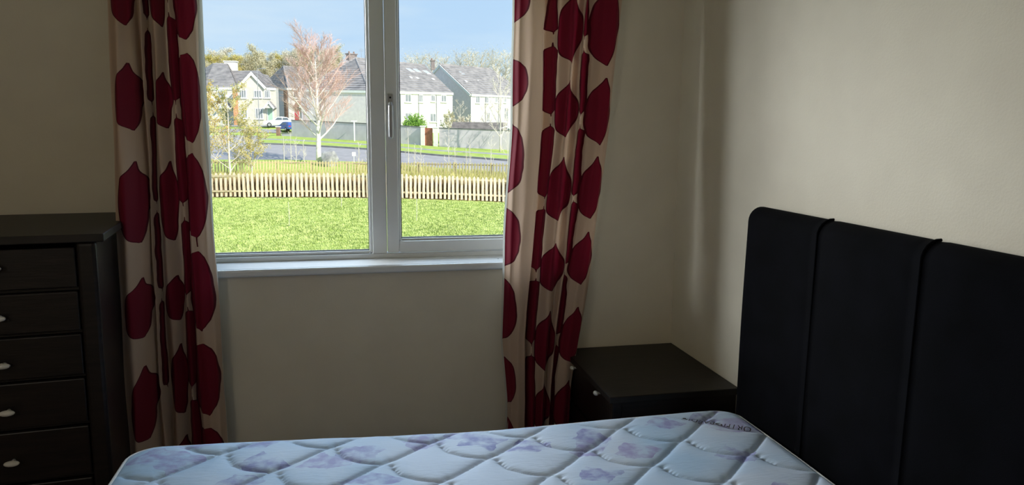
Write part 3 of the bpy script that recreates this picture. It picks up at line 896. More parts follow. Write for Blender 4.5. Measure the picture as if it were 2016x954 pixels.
G = [(0, 0), (.015, -.040), (.03, -.064), (.085, -.106), (.21, -.140), (.33, -.158), (.435, -.165), (.48, -.160), (.5, -.149), (.54, -.143), (.71, -.092), (.85, -.046), (.94, -.018), (1.0, 0)]
PITCH, ROWS = .317, .145
kpts = []
for row in range(-2, 14):
    y0 = 2.300 - ROWS * row
    x0 = -.376 - .1585 * row
    for k in range(-3, 14):
        for s in range(60):
            tt = s / 60
            x = x0 + PITCH * (k + tt)
            if MX0 - .1 < x < MX1 + .1:
                kpts.append((x, y0 + interp(G, tt), 0.0))
kd = KDTree(len(kpts))
for i, p in enumerate(kpts): kd.insert(p, i)
kd.balance()
t = thing('mattress', 'quilted white and lavender mattress lying on the bed', 'mattress', ((MX0 + MX1) / 2, (MY0 + MY1) / 2, MZ0))
O = t.location
RC, RE = .085, .022                    # corner radius, edge roundness
def edge_dist(x, y):
    dx = min(x - MX0, MX1 - x); dy = min(y - MY0, MY1 - y)
    if dx < RC and dy < RC:
        return RC - math.hypot(RC - dx, RC - dy)
    return min(dx, dy)
def squash(s, a, b, y):
    return s
nx = 400
yl = [MY0 + (1.55 - MY0) * i / 40 for i in range(40)] + [1.55 + (MY1 - 1.55) * i / 190 for i in range(191)]
vs, fs = [], []
for j, y in enumerate(yl):
    for i in range(nx + 1):
        x = MX0 + (MX1 - MX0) * i / nx
        # pull the grid's border in round the corners
        cx = min(max(x, MX0 + RC), MX1 - RC); cy = min(max(y, MY0 + RC), MY1 - RC)
        dx, dy = x - cx, y - cy
        px, py = x, y
        if dx and dy:
            mxd = max(abs(dx), abs(dy)); l = math.hypot(dx, dy)
            px, py = cx + dx * mxd / l, cy + dy * mxd / l
        e = max(0.0, edge_dist(px, py))
        q = kd.find((px, py, 0))[2]
        puff = .0115 * (1 - math.exp(-q / .0055)) + .0085 * (1 - math.exp(-q / .035))
        drop = RE * (1 - math.sqrt(max(0, 1 - max(0, 1 - e / .055) ** 2))) if e < .055 else 0
        z = MZ1 - .018 + .0145 + (puff - .0145) * min(1, e / .04) - drop * .8
        z += .004 * math.sin(5 * px + 1) * math.sin(4 * py)
        z += .022 * min(1, max(0, (.5 - px) / 1.1))
        z -= .012 * math.exp(-((px - .35) / .5) ** 2) * max(0, (py - 1.9) / .47)
        vs.append((px - O[0], py - O[1], z - O[2]))
ny = len(yl) - 1
for j in range(ny):
    for i in range(nx):
        a = j * (nx + 1) + i
        fs.append((a, a + 1, a + nx + 2, a + nx + 1))
# side walls
border = [i for i in range(nx + 1)] + [j * (nx + 1) + nx for j in range(1, ny + 1)] + [ny * (nx + 1) + i for i in range(nx - 1, -1, -1)] + [j * (nx + 1) for j in range(ny - 1, 0, -1)]
rim = [vs[b] for b in border]
loops = [border]
cxm, cym = 0, 0
for (zf, o_) in ((.165, .012), (.09, .016), (.03, .010), (0.001, -.012)):
    idx = []
    for (x, y, z) in rim:
        l = math.hypot(x, y)
        ux, uy = (1 if x > 0 else -1) * (abs(x) > 0.9), (1 if y > 0 else -1) * (abs(y) > .66)
        idx.append(len(vs)); vs.append((x + o_ * ux, y + o_ * uy, zf))
    loops.append(idx)
nb = len(border)
for a, b in zip(loops, loops[1:]):
    for i in range(nb):
        fs.append((a[i], b[i], b[(i + 1) % nb], a[(i + 1) % nb]))
fs.append(tuple(loops[-1][::-1]))
mesh_obj('quilted_cover', vs, fs, mt, t, smooth=True)
for zo, rr in ((.0, .0065), (-.155, .0065)):
    bm = bmesh.new()
    pts = [Vector((x * 1.001, y * 1.001, z + zo)) for (x, y, z) in rim[::2]]
    pts.append(pts[0].copy())
    tube(bm, pts, [rr] * len(pts), 6, cap=False)
    obj('edge_piping', bm, M['piping'], t, smooth=True)
# printed lettering by the headboard corner, read from the far side
fc = bpy.data.curves.new('lettering', 'FONT')
fc.body = 'ORTHOPAEDIC'
fc.size = .042
fc.space_character = 1.05
fo = bpy.data.objects.new('lettering_source', fc)
C.objects.link(fo)
bpy.context.view_layer.update()
me = bpy.data.meshes.new_from_object(fo.evaluated_get(bpy.context.evaluated_depsgraph_get()))
bpy.data.objects.remove(fo)
bm = bmesh.new(); bm.from_mesh(me)
bmesh.ops.triangulate(bm, faces=bm.faces)
bmesh.ops.subdivide_edges(bm, edges=[e for e in bm.edges if e.calc_length() > .008], cuts=2, use_grid_fill=False)
bmesh.ops.triangulate(bm, faces=bm.faces)
wx = max(v.co.x for v in bm.verts)
ang = math.atan2(.129, -.169)
kd2 = KDTree(len(vs))
for i, v in enumerate(vs[:(nx + 1) * (ny + 1)]): kd2.insert((v[0], v[1], 0), i)
kd2.balance()
for v in bm.verts:
    x, y = v.co.x * (.232 / wx), v.co.y
    X = 1.305 + x * math.cos(ang) - y * math.sin(ang) - O[0]
    Y = 2.168 + x * math.sin(ang) + y * math.cos(ang) - O[1]
    near_ = kd2.find_n((X, Y, 0), 10)
    v.co = (X, Y, max(vs[k[1]][2] for k in near_) + .0016)
obj('printed_lettering', bm, M['ink'], t)['label'] = 'small dark printed capitals'

# ================================================================== OUTDOORS
# ground heights measured along six bearings from the house: (bearing, [(range, height), ...]);
# rows: lawn, picket fence, far fence, birch, road near kerb, road far kerb, garden wall, houses, far field
TERR = S['terr']
ROWN = dict(lawn=0, fence=1, fence2=2, birch=3, road0=4, road1=5, wall=6, house=7, far=8)
def bearing_cols(az):
    if az <= TERR[0][0]: return 0, 0, 0.0
    for i in range(len(TERR) - 1):
        if az <= TERR[i + 1][0]:
            return i, i + 1, (az - TERR[i][0]) / (TERR[i + 1][0] - TERR[i][0])
    n_ = len(TERR) - 1
    return n_, n_, 0.0
def row_at(az, f):
    """range and height at fractional row f"""
    i, j, t_ = bearing_cols(az)
    k = min(int(f), 7); s_ = f - k
    res = []
    for c in (i, j):
        a, b = TERR[c][1][k], TERR[c][1][k + 1]
        res.append((a[0] + (b[0] - a[0]) * s_, a[1] + (b[1] - a[1]) * s_))
    return res[0][0] * (1 - t_) + res[1][0] * t_, res[0][1] * (1 - t_) + res[1][1] * t_
def ground(x, y):
    az, r = math.atan2(x, y), math.hypot(x, y)
    prev = None
    for k in range(9):
        rr, zz = row_at(az, k)
        if r <= rr:
            if prev is None: return zz + (-2.9 - zz) * (1 - r / rr)
            return prev[1] + (zz - prev[1]) * (r - prev[0]) / (rr - prev[0])
        prev = (rr, zz)
    return prev[1]
def on_row(az, f, dz=0.0):
    r, z = row_at(az, f)
    return Vector((r * math.sin(az), r * math.cos(az), z + dz))
def az_of(px): return interp([(380, TERR[0][0]), (480, TERR[1][0]), (576, TERR[2][0]), (727, TERR[3][0]), (862, TERR[4][0]), (1010, TERR[5][0]), (2010, .88)], px) if px > 380 else TERR[0][0] - (380 - px) * .0006
def ribbon(name, az0, az1, f0, f1, material, dz=0.0, na=60, nf=6, skirt=0.0, wob=0.0):
    vs, fs = [], []
    for j in range(nf + 1):
        for i in range(na + 1):
            az = az0 + (az1 - az0) * i / na
            f = f0 + (f1 - f0) * j / nf
            p = on_row(az, f, dz)
            p.z += wob * math.sin(37 * az + 3 * f) 
            vs.append(p)
    for j in range(nf):
        for i in range(na):
            a = j * (na + 1) + i
            fs.append((a, a + 1, a + na + 2, a + na + 1))
    if skirt:
        n0 = len(vs)
        for i in range(na + 1):
            vs.append(vs[i] - Vector((0, 0, skirt)))
        for i in range(na):
            fs.append((n0 + i, n0 + i + 1, i + 1, i))
    o = mesh_obj(name, vs, fs, material, smooth=True)
    o['kind'] = 'structure'
    return o
A0_, A1_ = -.75, .75
# lawn from our house to the fences
vs, fs = [], []
NA, NR = 80, 60
for j in range(NR + 1):
    for i in range(NA + 1):
        az = A0_ + (A1_ - A0_) * i / NA
        r2_ = row_at(az, 1.0)[0]
        r = 5.0 + (r2_ - 5.0) * j / NR
        x, y = r * math.sin(az), r * math.cos(az)
        vs.append((x, y, ground(x, y) + .02 * math.sin(x * 1.3) * math.sin(y * .9)))
for j in range(NR):
    for i in range(NA):
        a = j * (NA + 1) + i
        fs.append((a, a + 1, a + NA + 2, a + NA + 1))
o = mesh_obj('lawn', vs, fs, M['lawn'], smooth=True); o['kind'] = 'structure'
ribbon('meadow_strip', A0_, A1_, 1.0, 2.0, M['rough_grass'], nf=10)
ribbon('near_verge', A0_, A1_, 2.0, 4.0, M['verge'], nf=10)
ribbon('road', A0_, A1_, 4.0, 5.0, M['asphalt'], dz=-.04, nf=8)
ribbon('kerb', az_of(512), A1_, 5.0, 5.06, M['kerb'], dz=.08, nf=1, skirt=.14)
ribbon('verge', az_of(512), A1_, 5.06, 5.42, M['verge'], dz=.085, nf=3)
ribbon('footpath', az_of(512), A1_, 5.42, 5.58, M['paving'], dz=.075, nf=2)
ribbon('verge', az_of(512), A1_, 5.58, 6.0, M['verge'], dz=.085, nf=3)
ribbon('side_road', A0_, az_of(512), 5.0, 6.0, M['asphalt'], dz=-.04, nf=6)
ribbon('house_green', A0_, A1_, 6.0, 7.0, M['verge'], dz=0.0, nf=12)
ribbon('driveway', A0_, az_of(556), 6.26, 6.58, M['asphalt'], dz=.06, nf=5)
ribbon('driveway', A0_, az_of(620), 6.84, 7.0, M['paving'], dz=.06, nf=5)
ribbon('field', -.9, .9, 7.0, 8.0, M['field'], nf=8)
vs = [(-900, 150, 1.2), (900, 150, 1.2), (900, 1200, 1.2), (-900, 1200, 1.2)]
o = mesh_obj('far_field', vs, [(0, 1, 2, 3)], M['field']); o['kind'] = 'structure'

# ------------------------------------------------------------------ picket fences
def picket_mesh(name, w, h, th, material, tip):
    bm = bmesh.new()
    prof = [(-w / 2, 0), (w / 2, 0), (w / 2, h - tip), (w * .22, h - tip * .25), (0, h), (-w * .22, h - tip * .25), (-w / 2, h - tip)]
    f = [bm.verts.new((x, -th / 2, z)) for x, z in prof]
    b = [bm.verts.new((x, th / 2, z)) for x, z in prof]
    bm.faces.new(f); bm.faces.new(b[::-1])
    for i in range(len(prof)):
        bm.faces.new((f[i], b[i], b[(i + 1) % len(prof)], f[(i + 1) % len(prof)]))
    bm.normal_update()
    bmesh.ops.recalc_face_normals(bm, faces=bm.faces)
    me = bpy.data.meshes.new(name); bm.to_mesh(me); bm.free()
    me.materials.append(material)
    return me
def fence(name, label, row, px0, px1, pitch, w, h, mset, group=None):
    az = az_of(px0); az_end = az_of(px1)
    c = on_row((az + az_end) / 2, row)
    t = thing(name, label, 'fence', c)
    pts = []
    while az < az_end:
        p = on_row(az, row)
        pts.append(p)
        az += pitch / math.hypot(p.x, p.y)
    me = [picket_mesh('picket', w, h, .022, M[mset], .07), picket_mesh('picket', w * .94, h * .985, .022, M[mset], .05), picket_mesh('picket', w * 1.05, h * 1.02, .022, M[mset], .08)]
    bay = 12
    for i, p in enumerate(pts):
        q = pts[min(i + 1, len(pts) - 1)] - pts[max(i - 1, 0)]
        o = bpy.data.objects.new('picket', me[rnd.randrange(3)])
        C.objects.link(o); o.parent = t
        o.location = p - c + Vector((0, 0, .05 + rnd.uniform(-.015, .02)))
        o.rotation_euler = (0, rnd.uniform(-.02, .02), math.atan2(q.y, q.x))
    for i in range(0, len(pts) - 1, bay):
        a, b = pts[i], pts[min(i + bay, len(pts) - 1)]
        d = (b - a)
        out_ = Vector((-d.y, d.x, 0)).normalized()
        for hz in (.28, .92):
            bm = bmesh.new()
            A = a - c + out_ * .036 + Vector((0, 0, h * hz)); B = b - c + out_ * .036 + Vector((0, 0, h * hz))
            vsr = []
            for P_ in (A, B):
                for dz, do in ((-.045, -.019), (.045, -.019), (.045, .019), (-.045, .019)):
                    vsr.append(bm.verts.new(P_ + out_ * do + Vector((0, 0, dz))))
            for k in range(4):
                bm.faces.new((vsr[k], vsr[(k + 1) % 4], vsr[4 + (k + 1) % 4], vsr[4 + k]))
            bm.faces.new(vsr[0:4][::-1]); bm.faces.new(vsr[4:8])
            obj('rail', bm, M['rail'], t)
        bm = bmesh.new()
        obox(bm, a - c + out_ * .115 + Vector((0, 0, h * .5 - .05)), d, .11, .11, h + .22, bev=.01)
        obj('post', bm, M['rail'], t)
    return t
fence('picket_fence', 'nearer timber picket fence at the back edge of the mown lawn', 1.0, 60, 1330, .216, .122, 1.2, 'picket')
fence('picket_fence', 'farther weathered picket fence behind the strip of long straw grass', 2.0, 120, 1260, .212, .115, 1.2, 'picket_old')

# long grass and reeds between the fences
def tufts(name, label, f0, f1, px0, px1, count, hmin, hmax, material, seed, wid=.018):
    r_ = random.Random(seed)
    vs, fs = [], []
    for _ in range(count):
        az = r_.uniform(az_of(px0), az_of(px1)); f = r_.uniform(f0, f1)
        p = on_row(az, f) if f >= 0 else None
        if p is None:
            r0_ = row_at(az, 0)[0] * (1 + f); p = Vector((r0_ * math.sin(az), r0_ * math.cos(az), 0)); p.z = ground(p.x, p.y)
        for _b in range(4):
            h = r_.uniform(hmin, hmax); a = r_.uniform(0, 2 * PI)
            lean = r_.uniform(.05, .45) * h
            b = p + Vector((r_.uniform(-.12, .12), r_.uniform(-.12, .12), -.02))
            ax = Vector((math.cos(a), math.sin(a), 0)); sd = Vector((-ax.y, ax.x, 0)) * wid
            k = len(vs)
            vs += [b - sd, b + sd, b + ax * lean * .35 + sd * .8 + Vector((0, 0, h * .6)), b + ax * lean * .35 - sd * .8 + Vector((0, 0, h * .6)), b + ax * lean + Vector((0, 0, h))]
            fs += [(k, k + 1, k + 2, k + 3), (k + 3, k + 2, k + 4)]
    o = mesh_obj(name, vs, fs, material)
    return tag(o, label, 'grass', kind='stuff')
tufts('long_grass', 'long straw-coloured grass standing between the two picket fences', 1.12, 1.95, 120, 1260, 10500, .35, .8, M['straw'], 3)
tufts('dry_reeds', 'brown dry reeds right behind the nearer picket fence', 1.02, 1.10, 370, 1060, 3600, .7, 1.2, M['reed'], 4, wid=.014)
tufts('verge_grass', 'tall pale grass along the road side of the farther fence', 2.06, 3.2, 700, 1060, 1500, .25, .6, M['straw'], 5)

tufts('lawn_grass', 'short sunlit grass blades of the mown lawn in front of the pickets', -.12, .985, 250, 1150, 40000, .035, .10, M['blade'], 6, wid=.02)
# ------------------------------------------------------------------ houses
def quad_roof(bm, a, b, c, d, n, lift=.09):
    """a,b along the eave, c,d along the ridge (over b and over a); lapped tile courses"""
    a, b, c, d = map(Vector, (a, b, c, d))
    nrm = (b - a).cross((d - a) if (d - a).length > .01 else (c - a)).normalized()
    if nrm.z < 0: nrm = -nrm
    for i in range(n):
        t0, t1 = i / n, (i + 1) / n
        p0, p1 = a.lerp(d, t0), b.lerp(c, t0)
        q0, q1 = a.lerp(d, t1), b.lerp(c, t1)
        l0, l1 = p0 + nrm * lift, p1 + nrm * lift
        m0, m1 = q0 + nrm * .006, q1 + nrm * .006
        v = [bm.verts.new(x) for x in (p0, p1, l1, l0, m1, m0)]
        bm.faces.new((v[0], v[1], v[2], v[3]))
        if (m1 - m0).length > .01:
            bm.faces.new((v[3], v[2], v[4], v[5]))
        else:
            bm.faces.new((v[3], v[2], v[4]))

def wall_poly(bm, base, tops):
    return poly(bm, list(base) + list(tops))

def horiz(a, b):
    d = Vector(b) - Vector(a); d.z = 0
    return d.normalized()

def house_windows(root, o, a, b, wins, npan, frame_mat='white_trim'):
    ax = horiz(a, b)
    nv_ = Vector((ax.y, -ax.x, 0))
    if nv_.y > 0: nv_ = -nv_
    for (x, y, z, w, h) in wins:
        c = Vector((x, y, z)) - o + nv_ * .03
        bm = bmesh.new()
        fw = .09
        obox(bm, c + ax * (w / 2 - fw / 2), ax, fw, .10, h)
        obox(bm, c - ax * (w / 2 - fw / 2), ax, fw, .10, h)
        obox(bm, c + Vector((0, 0, h / 2 - fw / 2)), ax, w - 2 * fw - .002, .10, fw)
        obox(bm, c - Vector((0, 0, h / 2 - fw / 2)), ax, w - 2 * fw - .002, .10, fw)
        for k in range(1, npan):
            obox(bm, c + ax * (-w / 2 + w * k / npan), ax, fw * .8, .09, h - 2 * fw - .002)
        obox(bm, c - Vector((0, 0, h / 2 + .05)) + nv_ * .05, ax, w + .24, .2, .10)
        f = obj('window', bm, M[frame_mat], root)
        for k in range(npan):
            bm = bmesh.new()
            obox(bm, c + ax * (-w / 2 + w * (k + .5) / npan), ax, w / npan - fw, .03, h - 2 * fw)
            obj('pane', bm, M['pane_far'], f)

def downpipes(root, o, a, b, rects):
    ax = horiz(a, b); nv_ = Vector((ax.y, -ax.x, 0))
    if nv_.y > 0: nv_ = -nv_
    for (x, y, z, w, h) in rects:
        c = Vector((x, y, z)) - o + nv_ * .06
        bm = bmesh.new()
        tube(bm, [c - Vector((0, 0, h / 2)), c + Vector((0, 0, h / 2))], [.06, .06], 6)
        obj('downpipe', bm, M['slate_metal'], root)

def bargeboard(bm, a, b, out_, w=.32, th=.12):
    """a slanted fascia board from a to b"""
    a, b = Vector(a), Vector(b)
    d = (b - a).normalized()
    n_ = Vector(out_).normalized()
    u = n_.cross(d).normalized()
    if u.z > 0: u = -u
    v = []
    for p in (a, b):
        for q in (Vector((0, 0, 0)), u * w, u * w + n_ * th, n_ * th):
            v.append(bm.verts.new(p + q))
    for k in range(4):
        bm.faces.new((v[k], v[(k + 1) % 4], v[4 + (k + 1) % 4], v[4 + k]))
    bm.faces.new(v[0:4][::-1]); bm.faces.new(v[4:8])

def chimney(root, c, w, d, h, ax, pots=2, material='render_shaded'):
    bm = bmesh.new()
    obox(bm, c, ax, w, d, h)
    obox(bm, Vector(c) + Vector((0, 0, h / 2 + .06)), ax, w + .2, d + .2, .16)
    ch = obj('chimney', bm, M[material], root)
    for k in range(pots):
        bm = bmesh.new()
        p = Vector(c) + Vector(ax) * (w * (.3 if k else -.3)) + Vector((0, 0, h / 2 + .13))
        tube(bm, [p, p + Vector((0, 0, .32))], [.12, .10], 8)
        obj('chimney_pot', bm, M['brown_panel'], ch)
    return ch

def skylights(root, o, pairs, slope_pts, vents):
    a, b, c = [Vector(p) for p in slope_pts]
    n_ = (b - a).cross(c - a).normalized()
    if n_.z < 0: n_ = -n_
    ea = (b - a).normalized()
    eu = n_.cross(ea).normalized()
    if eu.z < 0: eu = -eu
    def slab(bm, p, w, h, lo, hi):
        v = []
        for z in (lo, hi):
            for sx, sy in ((-1, -1), (1, -1), (1, 1), (-1, 1)):
                v.append(bm.verts.new(p + ea * sx * w / 2 + eu * sy * h / 2 + n_ * z))
        for f in ((0, 3, 2, 1), (4, 5, 6, 7), (0, 1, 5, 4), (1, 2, 6, 5), (2, 3, 7, 6), (3, 0, 4, 7)):
            bm.faces.new([v[i] for i in f])
    for p, q in pairs:
        mid = (Vector(p) + Vector(q)) / 2
        w, h = .85, 1.25
        bm = bmesh.new(); slab(bm, mid - o, w, h, .04, .14)
        f = obj('skylight', bm, M['white_trim'], root)
        bm = bmesh.new(); slab(bm, mid - o, w - .16, h - .16, .1405, .16)
        obj('pane', bm, M['skylight'], f)
    for p in vents:
        bm = bmesh.new(); slab(bm, Vector(p) - o, .42, .5, .03, .15)
        obj('roof_vent', bm, M['white_trim'], root)

def porch(root, o, rect, a, b, tile='tile'):
    """little gabled door canopy"""
    x, y, z, w, h = rect
    ax = horiz(a, b); nv_ = Vector((ax.y, -ax.x, 0))
    if nv_.y > 0: nv_ = -nv_
    c = Vector((x, y, z)) - o
    L_, R_, T_ = c - ax * w / 2 - Vector((0, 0, h / 2)), c + ax * w / 2 - Vector((0, 0, h / 2)), c + Vector((0, 0, h / 2))
    bm = bmesh.new()
    f_ = nv_ * 1.0
    for s in (L_, R_):
        quad_roof(bm, s, s + f_, T_ + f_, T_, 4, lift=.04)
    p = obj('porch_canopy', bm, M[tile], root)
    bm = bmesh.new()
    bargeboard(bm, L_ + f_, T_ + f_, nv_, w=.24); bargeboard(bm, R_ + f_, T_ + f_, nv_, w=.24)
    obj('bargeboard', bm, M['white_trim'], p)
    bm = bmesh.new()
    poly(bm, [L_ + f_ * .9, R_ + f_ * .9, T_ + f_ * .9])
    obj('gable_panel', bm, M['render_white'], p)
    return p

def door_at(root, o, rect, a, b, material):
    x, y, z, w, h = rect
    ax = horiz(a, b); nv_ = Vector((ax.y, -ax.x, 0))
    if nv_.y > 0: nv_ = -nv_
    bm = bmesh.new(); obox(bm, Vector((x, y, z)) - o + nv_ * .04, ax, w, .08, h)
    d = obj('door', bm, M[material], root)
    bm = bmesh.new()
    for s in (-1, 1):
        obox(bm, Vector((x, y, z)) - o + nv_ * .04 + ax * s * (w / 2 + .06), ax, .11, .12, h + .1)
    obox(bm, Vector((x, y, z)) - o + nv_ * .04 + Vector((0, 0, h / 2 + .06)), ax, w, .12, .11)
    obj('door_frame', bm, M['white_trim'], d)

def hip_house(name, label, h, base_z, mats, courses, hip_left=True, npan=2):
    c0, c1, cl = Vector(h['corner']), Vector(h['right']), Vector(h['left'])
    ap, rg = Vector(h['apex']), Vector(h['ridge'])
    cb = c1 + (cl - c0)
    o = Vector((c0.x, c0.y, base_z))
    t = thing(name, label, 'house', o)
    def low(p): return Vector((p.x, p.y, base_z))
    L = lambda *p: [q - o for q in p]
    bm = bmesh.new()
    poly(bm, L(low(c0), low(c1), c1, c0)); poly(bm, L(low(c1), low(cb), cb, c1)); poly(bm, L(low(cb), low(cl), cl, cb))
    obj('wall', bm, M[mats[0]], t)
    bm = bmesh.new()
    if hip_left:
        poly(bm, L(low(cl), low(c0), c0, cl))
    else:
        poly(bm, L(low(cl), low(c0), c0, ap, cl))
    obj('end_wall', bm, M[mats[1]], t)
    if not h.get('right_hip'):
        bm = bmesh.new(); poly(bm, L(c1, cb, rg)); obj('far_gable', bm, M[mats[0]], t)
    bm = bmesh.new()
    ovh = Vector((0, 0, .02))
    quad_roof(bm, *L(c0 + ovh, c1 + ovh, rg + ovh, ap + ovh), courses)
    quad_roof(bm, *L(cl + ovh, cb + ovh, rg + ovh, ap + ovh), courses)
    if hip_left:
        quad_roof(bm, *L(cl + ovh, c0 + ovh, ap + ovh, ap + ovh), courses)
    if h.get('right_hip'):
        quad_roof(bm, *L(c1 + ovh, cb + ovh, rg + ovh, rg + ovh), courses)
    obj('roof', bm, M['tile'], t)
    # ridge and hip tiles
    bm = bmesh.new()
    segs = [(ap, rg)] + ([(c0, ap), (cl, ap)] if hip_left else []) + ([(c1, rg)] if h.get('right_hip') else [])
    for p, q in segs:
        tube(bm, L(p + Vector((0, 0, .06)), q + Vector((0, 0, .06))), [.13, .13], 6)
    obj('ridge_tile', bm, M['tile'], t)
    # fascia and gutters
    bm = bmesh.new()
    for p, q in ((c0, c1),) + (((cl, c0),) if hip_left else ()):
        ax = horiz(p, q); nv_ = Vector((ax.y, -ax.x, 0))
        if nv_.y > 0: nv_ = -nv_
        bargeboard(bm, p - o + nv_ * .02, q - o + nv_ * .02, nv_, w=.34, th=.16)
    obj('fascia', bm, M['white_trim'], t)
    if not hip_left:
        nrm = Vector(((cl - c0).y, -(cl - c0).x, 0)).normalized()
        if nrm.dot(c1 - c0) > 0: nrm = -nrm
        bm = bmesh.new()
        for q in (c0, cl):
            bargeboard(bm, q - o, ap - o, nrm, w=.34, th=.16)
        obj('bargeboard', bm, M['white_trim'], t)
    house_windows(t, o, c0, c1, h['wins'], npan)
    if 'down' in h: downpipes(t, o, c0, c1, h['down'])
    return t, o

HS = S['houses']
tC, oC = hip_house('terrace_house', 'long pale terrace with a dark hipped roof end and three skylights, behind the window bar', HS['C'], -.6, ('render_white', 'render_shaded'), 15)
skylights(tC, oC, S['skC'], (HS['C']['corner'], HS['C']['right'], HS['C']['apex']), S['vtC'])
ax = horiz(HS['C']['apex'], HS['C']['ridge'])
chimney(tC, Vector(HS['chimC']) - oC - Vector((0, 0, .25)), 1.4, .8, .9, ax, 2, 'chimney_stone')
bm = bmesh.new()
p = Vector(HS['aerial']) - oC
tube(bm, [p - Vector((0, 0, 1.6)), p], [.025, .02], 5)
for k in range(3):
    tube(bm, [p + Vector((-.35, 0, -.15 - .15 * k)), p + Vector((.35, 0, -.15 - .15 * k))], [.012, .012], 4)
obj('aerial', bm, M['slate_metal'], tC)

HS['D']['right_hip'] = True
tD, oD = hip_house('gabled_house', 'pale house with a shaded plain gable and white bargeboards, right of the long terrace', HS['D'], -.4, ('render_white', 'render_shaded'), 14, hip_left=False)
skylights(tD, oD, S['skD'], (HS['D']['corner'], HS['D']['right'], HS['D']['apex']), S['vtD'])
chimney(tD, Vector(HS['chimD']) - oD - Vector((0, 0, .5)), .6, .7, 1.5, (1, 0, 0), 1, 'chimney_stone')

HS['B']['right_hip'] = False
tB, oB = hip_house('semi_detached_house', 'white house with a red front door, behind the bare birch', HS['B'], 1.0, ('render_white', 'render_shaded'), 18)
door_at(tB, oB, HS['B']['door'], HS['B']['corner'], HS['B']['right'], 'red_door')
porch(tB, oB, HS['B']['porch'], HS['B']['corner'], HS['B']['right'], 'brown_panel')
x, y, z, w, h = HS['B']['pil']
bm = bmesh.new(); obox(bm, Vector((x, y, z)) - oB, horiz(HS['B']['left'], HS['B']['corner']), w, .3, h); obj('brick_pier', bm, M['brown_panel'], tB)

# house at the left: hipped main roof, lower wing roof, white-edged front gable
hA = {k: (Vector(v) if isinstance(v, tuple) and len(v) == 3 else v) for k, v in HS['A'].items()}
o = Vector((hA['g0'].x, hA['g0'].y, 1.2))
tA = thing('front_gabled_house', 'white house with a front gable and two small door porches, farthest left outside', 'house', o)
Lo = lambda *p: [q - o for q in p]
lowA = lambda p: Vector((p.x, p.y, 1.2))
bm = bmesh.new()
a0 = hA['a0'] + (hA['a0'] - hA['a1']) * 1.2
poly(bm, Lo(lowA(a0), lowA(hA['a1']), hA['a1'], a0))
poly(bm, Lo(lowA(hA['a1']), lowA(hA['g0']), hA['g0'], hA['a1']))
poly(bm, Lo(lowA(hA['g1']), lowA(hA['wr']), hA['wr'], hA['g1']))
obj('wall', bm, M['render_white'], tA)
bm = bmesh.new(); poly(bm, Lo(lowA(hA['g0']), lowA(hA['g1']), hA['g1'], hA['g2'], hA['ga'], hA['g0'])); obj('front_gable', bm, M['render_cream'], tA)
bm = bmesh.new()
back = Vector((0, 6, 0))
r0, r1, r2v, r3 = hA['r0'], hA['r1'], hA['r2'], hA['r3']
e0 = a0.lerp(hA['a1'], .5)
quad_roof(bm, *Lo(hA['a0'], hA['a1'], r1, r0), 16)
quad_roof(bm, *Lo(a0 + Vector((0, 5, 0)), hA['a0'], r0, r0), 16)
quad_roof(bm, *Lo(hA['a1'], hA['a1'] + back, r1, r1), 16)
quad_roof(bm, *Lo(a0 + Vector((0, 5, 0)), hA['a1'] + back, r1, r0), 6)
obj('roof', bm, M['tile'], tA)
bm = bmesh.new()
quad_roof(bm, *Lo(hA['a1'] + Vector((-.3, .4, 0)), hA['g1'], r3, r2v), 12)
quad_roof(bm, *Lo(hA['g1'], hA['wr'], r3, r3), 12)
quad_roof(bm, *Lo(hA['a1'] + back, hA['wr'], r3, r2v), 4)
# the front gable's own two slopes, running back into the wing roof
gb = hA['ga'] + Vector((1.6, 7.2, 0))
quad_roof(bm, *Lo(hA['g0'] + Vector((0, -.2, 0)), hA['g0'] + Vector((1.0, 4, 0)), gb, hA['ga'] + Vector((0, -.2, .02))), 10)
quad_roof(bm, *Lo(hA['g2'] + Vector((0, -.2, 0)), hA['g2'] + Vector((1.0, 4, 0)), gb, hA['ga'] + Vector((0, -.2, .02))), 10)
obj('wing_roof', bm, M['tile'], tA)
bm = bmesh.new()
for q in (hA['g0'], hA['g2']):
    bargeboard(bm, q - o + Vector((0, -.25, 0)), hA['ga'] - o + Vector((0, -.25, 0)), Vector((-.22, -.97, 0)), w=.36, th=.14)
obj('bargeboard', bm, M['white_trim'], tA)
bm = bmesh.new()
bargeboard(bm, a0 - o, hA['a1'] - o, Vector((-.22, -.97, 0)), w=.34, th=.16)
bargeboard(bm, hA['g2'] - o, hA['g1'] - o, Vector((-.22, -.97, 0)), w=.34, th=.16)
obj('fascia', bm, M['white_trim'], tA)
axA = horiz(hA['g0'], hA['g1'])
cc = (Vector(hA['chim']) + Vector(hA['chimb'])) / 2 - o
chimney(tA, cc + Vector((0, -.6, -.4)), 1.75, 1.1, 2.2, axA, 0, 'render_white')
house_windows(tA, o, hA['g0'], hA['g1'], hA['wins'], 3)
house_windows(tA, o, hA['a0'], hA['a1'], hA['wins2'], 2)
door_at(tA, o, hA['door1'], hA['a0'], hA['a1'], 'olive_door'); porch(tA, o, hA['porch1'], hA['a0'], hA['a1'])
door_at(tA, o, hA['door2'], hA['g0'], hA['g1'], 'green_door'); porch(tA, o, hA['porch2'], hA['g0'], hA['g1'])
x, y, z, w, h = hA['pil']
bm = bmesh.new(); obox(bm, Vector((x, y, z)) - o + Vector((0, -.1, 0)), axA, w, .3, h); obj('brick_pier', bm, M['brick'], tA)

